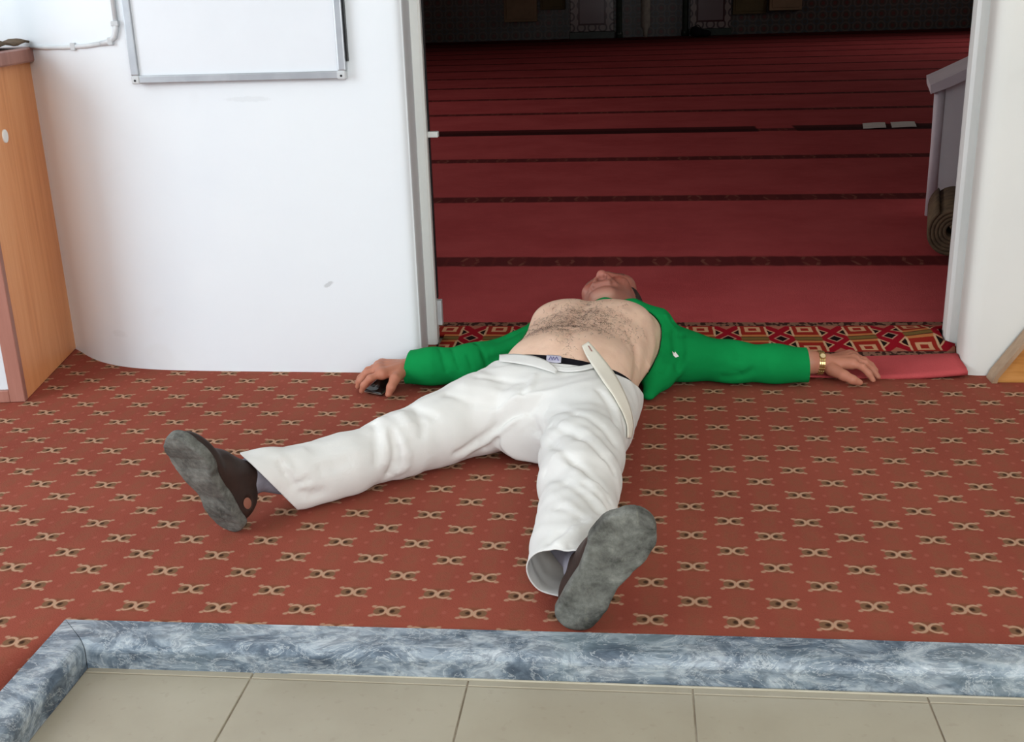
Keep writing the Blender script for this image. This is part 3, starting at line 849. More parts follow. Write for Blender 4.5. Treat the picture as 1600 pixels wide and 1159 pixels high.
# two plain white rectangles on the hall carpet, built as thin sheets
for (x, y, wd, ln, lab) in ((1.535, 7.71, 0.145, 0.29, 'left one of two white sheets lying on the red hall carpet'), (1.725, 7.735, 0.155, 0.29, 'right one of two white sheets lying on the red hall carpet')):
    V, F = [], []
    for i in range(9):
        for j in range(5):
            V.append((x+wd*(j/4-.5)+0.17*(ln*(i/8-.5)), y+ln*(i/8-.5), 0.0045+0.004*math.sin(i*0.8+j*0.5)**2))
    for i in range(8):
        for j in range(4): F.append([i*5+j, i*5+j+1, (i+1)*5+j+1, (i+1)*5+j])
    o = mk('white_sheet', V, F, M['paper']); tag(o, lab, 'paper', 'white sheets on the hall carpet')
    md = o.modifiers.new('t', 'SOLIDIFY'); md.thickness = 0.001; md.offset = 1
# pilasters and fittings of the far wall
def m_pil():
    m, b = new_mat('pilaster_tiles', 0.14, 0.6)
    v, x, y, z = coords()
    ax = xabs(x); q = z
    fr = sstep(0.02, 0.012, xabs(xmax(ax-0.24, 0.26-q)))
    u = wrapc(x, 0.2); w_ = wrapc(z, 0.2); r = xsqrt(u*u+w_*w_)
    c = xmix(sstep(0.02, 0.01, xabs(r-0.07)), srgb(132, 124, 122), srgb(70, 62, 66))
    c = xmix(sstep(0.235, 0.225, xmax(ax, 0.50-q)), c, srgb(110, 100, 104))
    c = xmix(fr, c, srgb(52, 24, 28))
    set_col(b, c); bump(b, r, 0.2, 0.01); return m
M['pil'] = m_pil()
M['darkgreen'] = noisy('dark_green_marble', srgb(34, 44, 40), srgb(50, 60, 54), 8, 0.3)
for nm, x0, x1, lab in (('tiled_pilaster', -1.26, -0.46, 'grey patterned tile pilaster left of the far wall niche'), ('tiled_pilaster', 0.95, 1.68, 'grey patterned tile pilaster right of the far wall niche')):
    e = tag(empty(nm, ((x0+x1)/2, 22.0, 0)), lab, 'pilaster')
    box('shaft', (x0, 22.0, 0.13), (x1, 22.19, 3.0), M['pil'], e, 0.008)
    box('plinth', (x0-0.02, 21.97, 0.0), (x1+0.02, 22.19, 0.13), M['darkgreen'], e, 0.008)
M['bronze'] = noisy('polished_column', srgb(176, 170, 160), srgb(150, 146, 138), 12, 0.08, 0.6)
for x, lab in ((-0.36, 'slim dark green column beside the left tiled pilaster'), (0.86, 'slim dark green column beside the right tiled pilaster')):
    V, F = tube_vf([(x, 22.1, 0), (x, 22.1, 0.1), (x, 22.1, 0.12), (x, 22.1, 3)], [0.07, 0.07, 0.055, 0.055], 14)
    tag(mk('niche_column', V, F, M['darkgreen'], None, True), lab, 'column')
V, F = tube_vf([(0.13, 22.1, 0), (0.13, 22.1, 0.14), (0.13, 22.1, 0.2), (0.13, 22.1, 3)], [0.04, 0.05, 0.09, 0.09], 16)
tag(mk('polished_column', V, F, M['bronze'], None, True), 'polished pale column in the middle of the far wall niche', 'column')
M['tan_card'] = noisy('tan_wood', srgb(134, 108, 84), srgb(122, 98, 76), 5, 0.7)
M['olive_card'] = noisy('olive_board', srgb(92, 78, 50), srgb(80, 68, 44), 5, 0.7)
def wall_box(nm, x0, x1, z0, z1, mat, lab, cat, dep=0.22):
    e = tag(empty(nm, ((x0+x1)/2, 22.2-dep/2, z0)), lab, cat)
    box('case', (x0, 22.2-dep, z0), (x1, 22.195, z1), mat, e, 0.01)
    box('door_panel', (x0+0.05, 22.2-dep-0.012, z0+0.05), (x1-0.05, 22.2-dep+0.002, z1-0.05), mat, e, 0.004)
wall_box('wall_cupboard', -2.50, -1.89, 0.34, 1.3, M['tan_card'], 'tan wooden wall box left of the left pilaster', 'cupboard')
wall_box('wall_cupboard', -1.83, -1.36, 0.54, 1.3, M['olive_card'], 'dim olive wall box between the tan box and the left pilaster', 'cupboard', 0.1)
wall_box('wall_cupboard', 2.37, 2.95, 0.41, 1.3, M['tan_card'], 'tan wooden wall box right of the right pilaster', 'cupboard')
wall_box('wall_cupboard', 1.72, 2.33, 0.36, 1.3, M['olive_card'], 'dim olive wall box between the right pilaster and the tan box', 'cupboard', 0.1)
# dark bag on the floor by the right pilaster
fd = Field((0.85, 21.35, -0.02), (1.4, 21.85, 0.26), 0.012)
fd.ell((1.05, 21.6, 0.08), (0.13, 0.12, 0.085), 0.03); fd.ell((1.19, 21.58, 0.06), (0.12, 0.11, 0.065), 0.04); fd.ell((1.02, 21.6, 0.14), (0.07, 0.06, 0.05), 0.04)
fd.floor(0.006, 0.02); V, Q = fd.mesh()
bag = tag(empty('dark_bag', (1.11, 21.6, 0.006)), 'small dark bag on the floor by the right tiled pilaster', 'bag')
mk('bag_body', V, Q, M['underwear'], bag, True)
V, F = tube_vf([(1.0+0.12*t, 21.55, 0.16+0.05*math.sin(math.pi*t)) for t in np.linspace(0, 1, 9)], 0.008, 6); mk('handle', V, F, M['underwear'], bag, True)
# ================================================================== THE PERSON
CAMP = np.array([0, 0, CAM_H])
def ray(px, py): return (px-800)*_r-(py-579.5)*_u+F_PX*_f
def at(px, py, z):
    """point at height z seen in this direction (used to read positions off the floor plan)"""
    d = ray(px, py); t = (z-CAM_H)/d[2]; return CAMP+t*d
def hit(fields, px, py, t0=1.2, t1=3.6, n=700):
    d = ray(px, py); d = d/np.linalg.norm(d); T = np.linspace(t0, t1, n); P = CAMP+T[:, None]*d
    best = None
    for fdd in fields:
        hi = fdd.lo+fdd.h*(fdd.n-1)
        ins = ((P > fdd.lo) & (P < hi)).all(1)
        if not ins.any(): continue
        v = np.full(n, 1.0); v[ins] = fdd.sample(P[ins])
        k = np.argmax(v < 0)
        if v[k] < 0 and (best is None or k < best[0]): best = (k, fdd)
    if best is None: return None, None
    k, fdd = best; p = P[k]; e = fdd.h*1.5
    g = np.array([fdd.sample([p+e*np.eye(3)[i]])[0]-fdd.sample([p-e*np.eye(3)[i]])[0] for i in range(3)])
    return p, g/(np.linalg.norm(g)+1e-9)
def hitline(fields, pix):
    out = []
    for q in pix:
        p, _n = hit(fields, *q)
        if p is not None: out.append(p)
    return out

TRUNK = [(2.10, -.165, .060, .100, .045), (2.16, -.165, .074, .130, .068), (2.22, -.165, .090, .148, .088), (2.32, -.156, .097, .150, .095), (2.42, -.138, .102, .147, .100),
         (2.52, -.117, .107, .152, .105), (2.60, -.106, .107, .160, .105), (2.67, -.099, .100, .164, .097), (2.73, -.093, .088, .140, .078), (2.785, -.090, .080, .075, .055)]
def trunk(fd, grow=0.0, k=0.02, y1=9):
    fd.loft([(y, cx, cz, w_+grow, h_+grow) for y, cx, cz, w_, h_ in TRUNK if y < y1], k)

per = tag(empty('person', (-0.13, 2.3, 0.0)), 'person lying on the back with arms spread, green top pushed up, white trousers', 'person')

# ------------------------------------------------------------------ body (head, trunk, arms, hands, legs: one surface)
body = Field((-.735, 1.56, -.012), (.605, 3.06, .262), 0.0032)
body.loft(TRUNK[1:], 0.0)
# breast and belly relief
body.ell((-.172, 2.60, .170), (.070, .062, .040), .03); body.ell((-.045, 2.59, .170), (.070, .062, .040), .03)
body.ell((-.150, 2.34, .150), (.115, .095, .055), .04)
body.fold([(-.112, 2.66, .205), (-.122, 2.54, .215), (-.135, 2.42, .208)], -.005, .016)
body.fold([(-.165, 2.392, .205), (-.140, 2.378, .212), (-.115, 2.39, .212)], -.004, .011)
body.fold([(-.140, 2.365, .212), (-.150, 2.31, .212), (-.155, 2.25, .205)], -.004, .010)
body.fold([(-.19, 2.33, .2), (-.165, 2.30, .21)], .003, .02)
body.fold([(-.03, 2.47, .17), (.01, 2.40, .13), (.0, 2.30, .10)], -.005, .018)          # flank crease
body.fold([(.03, 2.56, .13), (.035, 2.47, .09), (.02, 2.38, .06)], .004, .02)
# neck and head
HC = np.array([-.067, 2.900, .104])
fw = np.array([-.24, .13, .95]); fw /= np.linalg.norm(fw)
cr = np.array([.06, 1, -.2]); cr -= fw*(cr@fw); cr /= np.linalg.norm(cr); rt = np.cross(cr, fw)
HR = np.stack([rt, cr, fw], 1)
HS = 1.06
def hp(x, y, z): return HC+HS*(HR@np.array([x, y, z]))
def hell(c, r, k=.01, sub=False): body.ell(hp(*c), HS*np.array(r), k, HR, sub)
def hcone(a, b, ra, rb, k=.01): body.cone(hp(*a), hp(*b), HS*ra, HS*rb, k)
body.cone((-.090, 2.745, .085), hp(0, -.055, -.012), .060, .054, .03)
hell((0, .030, -.012), (.074, .090, .088), .01)
hell((0, -.030, .028), (.060, .085, .056), .03)
for sx in (-1, 1):
    hcone((sx*.050, -.050, .004), (sx*.016, -.102, .052), .024, .019, .015)
    hcone((sx*.036, .038, .068), (sx*.010, .036, .081), .012, .012, .022)
    hell((sx*.040, .055, .045), (.030, .035, .030), .02)
    hell((sx*.031, .015, .088), (.017, .012, .015), .006, True)
    hell((sx*.031, .014, .070), (.0145, .011, .012), .003)
    hell((sx*.038, -.018, .060), (.022, .024, .020), .015)
    hell((sx*.0130, -.029, .085), (.0088, .011, .011), .005)
    hell((sx*.074, -.006, -.014), (.009, .030, .018), .004); hell((sx*.082, -.004, -.010), (.006, .018, .009), .003, True)
    hcone((sx*.018, -.040, .084), (sx*.030, -.062, .070), .006, .006, .008)
hell((0, -.104, .055), (.026, .019, .020), .012)
hcone((0, .028, .080), (0, -.018, .094), .0090, .0120, .006)
hell((0, -.024, .097), (.012, .011, .0115), .005)
for sx in (-1, 1): hell((sx*.0075, -.042, .089), (.0054, .0125, .0075), .002, True)
hcone((-.020, -.058, .080), (.020, -.058, .080), .0065, .0065, .006); hcone((-.016, -.071, .079), (.016, -.071, .079), .0075, .0075, .006)
hell((0, -.0645, .090), (.024, .0022, .008), .002, True)
# arms (inside the sleeves) and hands
aR = [(-.225, 2.69, .075), (-.40, 2.608, .048), at(650, 572, .046)]
aL = [(.045, 2.68, .074), (.24, 2.628, .048), at(1268, 566, .040)]
body.chain(aR, [.048, .034, .026], .02); body.chain(aL, [.048, .034, .026], .02)
def hand(wr, mcps, fingers, thumb, palm_r, fk=.004):
    for mc in mcps: body.cone(wr, mc, palm_r*1.12, palm_r*.82, .006)
    for a, b in zip(mcps[:-1], mcps[1:]): body.cone(a, b, palm_r*.85, palm_r*.85, .006)
    for chain, r in fingers: body.chain(chain, [r, r*.98, r*.90, r*.74][:len(chain)], fk)
    body.chain(thumb, [.0165, .0125, .0105, .0080], .006)
P3 = lambda *q: [at(*p) for p in q]
# right hand of the person, over the phone
wr = at(643, 573, .046); body.cone(aR[-1], wr, .028, .024, .01)
mc = P3((596, 584, .052), (592, 577, .054), (593, 572, .049), (597, 569, .042))
hand(wr, mc, [(P3((596, 584, .052), (578, 591, .047), (568, 602, .029), (565, 611, .013)), .0088),
              (P3((592, 577, .054), (573, 583, .048), (563, 595, .028), (559, 604, .012)), .0090),
              (P3((593, 572, .049), (575, 578, .042), (563, 590, .022), (558, 598, .010)), .0085),
              (P3((597, 569, .042), (583, 574, .034), (571, 583, .018), (565, 590, .009)), .0076)],
     P3((627, 580, .044), (617, 592, .041), (611, 605, .028), (607, 616, .012)), .0165)
# left hand of the person, relaxed
wl = at(1287, 567, .038); body.cone(aL[-1], wl, .027, .0235, .01)
mc = P3((1331, 568, .043), (1334, 562, .046), (1333, 558, .042), (1328, 555, .036))
hand(wl, mc, [(P3((1331, 568, .043), (1347, 573, .040), (1358, 584, .024), (1364, 594, .009)), .0088),
              (P3((1334, 562, .046), (1352, 567, .041), (1364, 578, .023), (1372, 589, .009)), .0088),
              (P3((1333, 558, .042), (1350, 562, .036), (1361, 570, .020), (1369, 579, .009)), .0082),
              (P3((1328, 555, .036), (1343, 559, .028), (1353, 566, .016), (1360, 573, .008)), .0074)],
     P3((1300, 577, .030), (1318, 586, .026), (1332, 593, .019), (1343, 597.5, .011)), .0160)
# legs inside the trousers
body.chain([(-.225, 2.27, .085), (-.345, 2.175, .075), (-.47, 2.065, .066), (-.55, 1.985, .058), (-.61, 1.93, .058)], [.064, .056, .044, .036, .026], .008)
body.chain([(-.095, 2.25, .085), (-.105, 2.07, .078), (-.108, 1.90, .072), (-.105, 1.74, .062), (-.112, 1.66, .058)], [.066, .060, .050, .042, .030], .008)
body.floor(.0025, .006)
V, Q = body.mesh()
bo = mk('body', V, Q, M['skin'], per, True)
# skin tone zones, plus shade painted into the nostrils
def mixc(c, m, col): return c*(1-m[:, None])+np.array(col)[None]*m[:, None]
def ss(a, b, x): t = np.clip((x-a)/(b-a), 0, 1); return t*t*(3-2*t)
col = np.tile(np.array(srgb(238, 203, 178)), (len(V), 1))
L = (V-HC)@HR/HS                                                     # head-local coordinates
headm = ss(2.74, 2.80, V[:, 1])
col = mixc(col, headm, srgb(170, 108, 92))
red = headm*np.exp(-((np.abs(L[:, 0])-.036)**2/.0006+(L[:, 1]+.012)**2/.0012))*(L[:, 2] > .03)
col = mixc(col, red*.8, srgb(186, 92, 76))
nose = headm*np.exp(-(L[:, 0]**2/.0003+(L[:, 1]+.02)**2/.0009))*(L[:, 2] > .08); col = mixc(col, nose*.6, srgb(196, 122, 108))
lip = headm*np.exp(-(L[:, 0]**2/.0005+(L[:, 1]+.064)**2/.00008))*(L[:, 2] > .06); col = mixc(col, lip*.6, srgb(150, 84, 76))
stub = headm*ss(.02, -.05, L[:, 1]+np.abs(L[:, 2]-.04)*.2)*ss(-.03, .02, L[:, 2])*.35; col = mixc(col, np.clip(stub, 0, 1), srgb(128, 92, 80))
brow = headm*np.exp(-((L[:, 1]-.036)**2/.00006))*(np.abs(L[:, 0]) < .05)*(np.abs(L[:, 0]) > .01)*(L[:, 2] > .06); col = mixc(col, brow*.7, srgb(70, 50, 44))
handm = np.maximum(ss(-.50, -.56, V[:, 0]), ss(.38, .43, V[:, 0]))*(V[:, 1] > 2.4)
col = mixc(col, handm, srgb(186, 124, 100))
kn = np.zeros(len(V))
chest = np.exp(-(((V[:, 0]+.122)/.085)**2+((V[:, 1]-2.47)/.085)**2))+.5*np.exp(-(((V[:, 0]+.19)/.06)**2+((V[:, 1]-2.42)/.05)**2))+.35*np.exp(-(((V[:, 0]+.15)/.022)**2+((V[:, 1]-2.30)/.08)**2))
chest *= (V[:, 2] > .12)*(V[:, 1] < 2.70)*(V[:, 1] > 2.15)
hn = .65+.35*np.sin(V[:, 0]*210+np.sin(V[:, 1]*160)*2)*np.sin(V[:, 1]*230+np.sin(V[:, 0]*140)*2)
col = mixc(col, np.clip(chest*.46*hn, 0, .8), srgb(128, 100, 84))
nostril_shade = headm*np.exp(-((np.abs(L[:, 0])-.0075)**2/.00003+(L[:, 1]+.038)**2/.00006+(L[:, 2]-.088)**2/.00006)); col = mixc(col, np.clip(nostril_shade, 0, 1)*.85, srgb(84, 44, 38))  # dark shade of the nostril cavities, painted into the skin colour
for nx_, ny_ in ((-.195, 2.56), (-.02, 2.55)):
    nm = np.exp(-(((V[:, 0]-nx_)/.012)**2+((V[:, 1]-ny_)/.012)**2))*(V[:, 2] > .1); col = mixc(col, np.clip(nm, 0, 1)*.3, srgb(160, 108, 94))
at_ = bo.data.color_attributes.new('tone', 'FLOAT_COLOR', 'POINT')
at_.data.foreach_set('color', np.concatenate([col, np.ones((len(V), 1))], 1).astype(np.float32).ravel())

# short dark hair on the scalp
hf = Field(HC-.125, HC+.125, 0.0035)
hf.ell(hp(0, .030, -.012), (.0835, .1005, .0985), .0, HR)
hf.ell(hp(0, -.03, .118), (.074, .106, .104), .006, HR, True)
hf.ell(hp(0, -.125, -.01), (.106, .09, .106), .006, HR, True)
hf.floor(.0015, .006)
Vh, Qh = hf.mesh(); n_ = np.sin(Vh[:, 0]*900)*np.sin(Vh[:, 1]*700+Vh[:, 2]*800); d_ = Vh-HC; d_ /= np.linalg.norm(d_, axis=1)[:, None]
Vh = Vh+d_*(n_*.0012)[:, None]; Vh[:, 2] = np.maximum(Vh[:, 2], .0012)
ho = mk('hair', Vh, Qh, M['hair'], per, True); ho['label'] = 'short dark hair'
# chest hair: a few thousand fine strands
rng = np.random.default_rng(5); Vs, Fs = [], []
def strand(p, nrm, ln, r):
    tdir = rng.normal(size=3); tdir -= nrm*(tdir@nrm); tdir /= np.linalg.norm(tdir)
    q = [p-nrm*.001, p+tdir*ln*.5+nrm*.003, p+tdir*ln*.8+nrm*.0015+np.cross(nrm, tdir)*ln*.4]
    b0 = len(Vs); s1 = np.cross(nrm, tdir)
    for i, c in enumerate(q):
        rr = r*(1, .8, .3)[i]
        Vs.extend([c+s1*rr, c-s1*rr*.5+nrm*rr, c-s1*rr*.5-nrm*rr])
    for i in range(2):
        for k in range(3): Fs.append([b0+i*3+k, b0+i*3+(k+1) % 3, b0+i*3+3+(k+1) % 3, b0+i*3+3+k])
cand = np.where((chest > .05) & (V[:, 2] > .15))[0]
cand = rng.choice(cand, size=9000)
nrm_ = np.zeros((len(bo.data.vertices), 3), np.float32); bo.data.vertices.foreach_get('normal', nrm_.ravel())
cnt_ = 0
for i in cand:
    if rng.random() < min(chest[i], 1)*.55*(.5+.5*hn[i]) and cnt_ < 1100:
        strand(V[i], nrm_[i].astype(float), rng.uniform(.006, .014), .00024); cnt_ += 1
co = mk('chest_hair', np.array(Vs), Fs, M['hair'], per); co['kind'] = 'stuff'; co['label'] = 'dark chest hair'

# ------------------------------------------------------------------ underwear band
uw = Field((-.36, 2.02, -.012), (.05, 2.56, .24), 0.0035)
trunk(uw, .004, 0.0); uw.ell((-.150, 2.34, .150), (.119, .099, .059), .04); uw.floor(.003, .006)
Vu, Qu = uw.mesh(); WN = (.30, 1, 1.25)
Vu, Qu = cut_mesh(Vu, Qu, [((-.16, 2.478, 0), WN, (-.16, 2.3, .1), 2), ((-.16, 2.28, 0), (-.3, -1, -1.25), (-.16, 2.3, .1), 2)])
uo = mk('underwear', Vu, Qu, M['underwear'], per, True); solidify(uo, .0015); uo['label'] = 'black underwear waistband'

# ------------------------------------------------------------------ shoe poses (sole heel-to-toe axis and sole normal)
def shoe_frame(hpx, hz_, tpx, length, roll):
    H0 = at(hpx[0], hpx[1], hz_); d = ray(*tpx); d = d/np.linalg.norm(d)
    oc = CAMP-H0; b = d@oc; c = oc@oc-length**2; t = -b-math.sqrt(max(b*b-c, 0)); T0 = CAMP+t*d
    A = (T0-H0)/np.linalg.norm(T0-H0); v = CAMP-(H0+T0)/2; n = v-A*(v@A); n /= np.linalg.norm(n)
    cR, sR = math.cos(roll), math.sin(roll); B = np.cross(n, A)
    n2 = n*cR+B*sR; B = np.cross(n2, A)
    return H0, A, B, n2
SHL = .236
frL = shoe_frame((887, 984), .0045, (1004, 802), SHL, math.radians(-19))
frR = shoe_frame((364, 833), .0, (269, 682), SHL, math.radians(56))
def collar(fr):
    H0, A, B, n = fr; return H0+(SHL/.290)*(A*.062-n*.118)
KL, KR = collar(frL), collar(frR)

# ------------------------------------------------------------------ trousers
tr_ = Field((-.84, 1.47, -.012), (.045, 2.50, .25), 0.0034)
trunk(tr_, .010, 0.0, 2.6); tr_.loft([(2.11, -.165, .080, .130, .078), (2.22, -.165, .090, .158, .098)], .01)
RL = [(-.235, 2.285, .088), (-.335, 2.185, .078), (-.405, 2.120, .068), (-.475, 2.055, .061), (-.565, 1.968, .055), (-.640, 1.900, .055)]
tr_.chain(RL, [.092, .079, .069, .062, .055, .050], .03)
LL = [(-.085, 2.27, .088), (-.100, 2.12, .085), (-.104, 1.98, .080), (-.102, 1.86, .074), (-.099, 1.74, .066), (-.106, 1.64, .056), (-.128, 1.52, .047)]
tr_.chain(LL, [.094, .086, .076, .069, .062, .057, .052], .03)
dR = KR-np.array([-.565, 1.968, .055]); dR /= np.linalg.norm(dR)
tr_.chain([(-.565, 1.968, .055), KR-dR*.03, KR+dR*.06], [.055, .046, .045], .02)
tr_.chain([(-.60, 1.925, .035), tuple(np.array(KR)-dR*.02+np.array([.02, -.005, -.055]))], [.035, .026], .03)
tr_.chain([(-.10, 1.68, .060), tuple(KL+np.array([-.012, .02, 0])), tuple(KL+np.array([-.008, -.05, .0]))], [.060, .047, .045], .03)
tr_.cone((-.20, 2.17, .060), (-.150, 2.16, .060), .055, .055, .04)            # slack crotch
tr_.cone((-.20, 2.20, .035), (-.16, 2.10, .022), .05, .016, .03)
tr_.floor(.004, .010)
Z1 = lambda pts: [(560+x/3.478, 540+y/3.478) for x, y in pts]
Z5 = lambda pts: [(800+x/4.293, 740+y/4.293) for x, y in pts]
Z4 = lambda pts: [(230+x/4.848, 640+y/4.848) for x, y in pts]
FOLDS = [  # pixels of crop, amplitude, width
    (Z1([(175, 470), (205, 560), (195, 640), (160, 700)]), -.0075, .009), (Z1([(235, 520), (262, 590), (250, 660), (205, 690)]), .006, .010),
    (Z1([(110, 400), (150, 470), (150, 560), (135, 650)]), .005, .011), (Z1([(90, 420), (100, 520), (90, 640)]), -.004, .009),
    (Z1([(265, 300), (320, 350), (420, 392)]), -.006, .010), (Z1([(300, 330), (345, 420), (340, 500)]), -.004, .009),
    (Z1([(250, 290), (240, 360), (270, 430)]), .005, .012), (Z1([(270, 285), (330, 300)]), .005, .016), (Z1([(70, 360), (110, 350), (150, 360)]), .006, .016),
    (Z1([(205, 340), (185, 390)]), -.006, .014),
    (Z1([(520, 590), (640, 520), (760, 440), (880, 365)]), -.006, .008), (Z1([(560, 600), (700, 520), (860, 415)]), .005, .009),
    (Z1([(680, 560), (800, 470), (900, 400)]), -.005, .008), (Z1([(470, 265), (620, 312), (760, 325), (860, 310)]), -.0035, .010),
    (Z1([(560, 220), (740, 250), (880, 250)]), .003, .012), (Z1([(640, 170), (780, 190), (900, 200)]), -.003, .008),
    (Z1([(900, 250), (900, 320), (930, 380), (975, 470), (985, 580)]), -.006, .009), (Z1([(960, 160), (930, 230), (900, 320)]), .0045, .007),
    (Z1([(1000, 430), (1060, 540), (1170, 640), (1300, 740), (1370, 850)]), -.0045, .009), (Z1([(1040, 430), (1200, 500), (1330, 600), (1395, 700)]), -.004, .009),
    (Z1([(1020, 340), (1180, 370), (1320, 440), (1390, 540)]), -.0035, .010), (Z1([(1100, 420), (1250, 480), (1370, 600)]), .004, .010),
    (Z1([(1060, 600), (1180, 690), (1280, 780), (1340, 900)]), .0045, .011), (Z1([(1010, 690), (1130, 740), (1250, 830), (1320, 930)]), -.004, .010),
    (Z1([(1090, 880), (1200, 930), (1290, 1000)]), -.0035, .010), (Z1([(1030, 800), (1130, 860), (1240, 960)]), .003, .012),
    (Z1([(1300, 240), (1370, 330), (1400, 430)]), -.004, .008), (Z1([(1340, 250), (1400, 340), (1425, 440)]), .004, .007),
    (Z5([(480, 60), (580, 150), (650, 240), (700, 290)]), -.005, .009), (Z5([(560, 60), (650, 150), (715, 250)]), .005, .009),
    (Z5([(300, 480), (420, 390), (540, 340), (640, 320)]), .007, .012), (Z5([(240, 470), (340, 400), (480, 330)]), -.004, .010),
    (Z5([(240, 520), (200, 600), (150, 680)]), -.004, .010), (Z5([(380, 490), (450, 480), (530, 430)]), -.004, .007), (Z5([(330, 560), (430, 540), (500, 500)]), .004, .010),
    (Z4([(1000, 390), (1050, 480), (1110, 570), (1180, 640)]), -.005, .008), (Z4([(1100, 500), (1150, 560), (1230, 520)]), -.004, .008),
    (Z4([(1060, 430), (1130, 520), (1170, 600)]), .004, .009), (Z4([(1000, 370), (1090, 330), (1200, 300)]), .003, .012), (Z4([(1180, 640), (1260, 640), (1340, 620)]), -.005, .012),
    (Z4([(1300, 450), (1420, 430), (1540, 380)]), -.003, .012),
]
HL = [(hitline([tr_], pix), a, w_) for pix, a, w_ in FOLDS]
for pts, a, w_ in HL:
    if len(pts) > 1: tr_.fold(pts, a, w_)
# soft random rumples of the cotton
g0 = np.stack(np.meshgrid(*[tr_.lo[i]+tr_.h*np.arange(tr_.n[i]) for i in (0, 1)], indexing='ij'), -1)
rum = .0013*np.sin(g0[..., 0]*58+3*np.sin(g0[..., 1]*31))*np.sin(g0[..., 1]*67+2*np.sin(g0[..., 0]*40))
tr_.d += rum[..., None].astype(np.float32)
tr_.floor(.0035, .004)
V, Q = tr_.mesh()
V, Q = cut_mesh(V, Q, [((-.16, 2.442, 0), WN, (-.16, 2.35, .1), .45),
                       (KR-dR*.024, (-.72, -.55, -.62), tuple(KR), .17),
                       ((-.11, 1.560, .05), (-.30, -1, -.35), (-.12, 1.54, .05), .16)])
to = mk('trousers', V, Q, M['trouser'], per, True); solidify(to, .0022); to['label'] = 'ivory white cotton trousers, unbuttoned at the waist'

# waistband flaps: thin cloth strips that lie on belly and hips
def strip(name, centre, half, off, mat, parent, th=.0022, nx=7, lift=None):
    """centre: pixels along the strip, half: half widths in px perpendicular to it"""
    C = np.array(centre, float); n = len(C); S = 5
    tt = np.linspace(0, n-1, (n-1)*S+1); Cx = np.interp(tt, range(n), C[:, 0]); Cy = np.interp(tt, range(n), C[:, 1])
    Hw = np.interp(tt, range(n), half); Lf = np.interp(tt, range(n), lift if lift else [0]*n)
    Vv, Ff = [], []
    for i in range(len(tt)):
        a = min(i+1, len(tt)-1); b = max(i-1, 0); dx, dy = Cx[a]-Cx[b], Cy[a]-Cy[b]; l = math.hypot(dx, dy)+1e-6
        for j in range(nx):
            s = (j/(nx-1)-.5)*2*Hw[i]; q = (Cx[i]-dy/l*s, Cy[i]+dx/l*s)
            p, nn = hit([tr_, uw, body], *q)
            if p is None: p, nn = at(q[0], q[1], .03), np.array([0, 0, 1.])
            Vv.append(p+nn*off+np.array([0, -.3, 1])*Lf[i])
    Vv = np.array(Vv); G = Vv.reshape(len(tt), nx, 3)
    for _ in range(3):
        G[1:-1] = (G[:-2]+2*G[1:-1]+G[2:])/4; G[:, 1:-1] = (G[:, :-2]+2*G[:, 1:-1]+G[:, 2:])/4
    Vv = G.reshape(-1, 3)
    for i in range(len(tt)-1):
        for j in range(nx-1): Ff.append([i*nx+j, i*nx+j+1, (i+1)*nx+j+1, (i+1)*nx+j])
    o = mk(name, Vv, Ff, mat, parent, True)
    md = o.modifiers.new('t', 'SOLIDIFY'); md.thickness = th; md.offset = 1
    return o, Vv, nx
strip('waistband_flap', [(914, 543), (923, 557), (936, 575), (950, 594), (964, 616), (976, 642), (982, 664), (980, 684)], [6, 9, 10, 11, 9, 7, 5, 3], .004, M['lining'], to, .0014, lift=[.005, .005, .004, .002, 0, 0, 0, 0])
strip('buttonhole', [(919, 548), (925, 557)], [.7, .7], .0075, M['wood_edge'], to, .0005, 3, lift=[.005, .005])
strip('waistband_flap', [(782, 564), (806, 566), (832, 570), (854, 577), (870, 585)], [5, 7, 8, 7, 3], .005, M['trouser'], to, .0014, lift=[.002, .004, .005, .004, .001])
strip('waistband_edge', [(862, 577), (885, 581), (910, 579), (930, 574)], [3, 3.5, 3.5, 3], .004, M['trouser'], to)
# white label on the underwear with lilac print
tg, TV, tn = strip('label_tag', [(854, 562), (862, 562.5), (870, 563), (877, 563.5)], [5.0, 5.6, 5.6, 5.0], .003, M['tagwhite'], uo, .0008)
zz = [(858, 565), (860.5, 559.5), (863, 565), (865, 560), (867, 565), (869.5, 560), (872.5, 565.5)]
pz = [hit([tr_, uw, body], *q) for q in zz]
Vt, Ft = tube_vf([p+n_*.0042 for p, n_ in pz], .0009, 5); mk('print', Vt, Ft, M['purple'], uo)

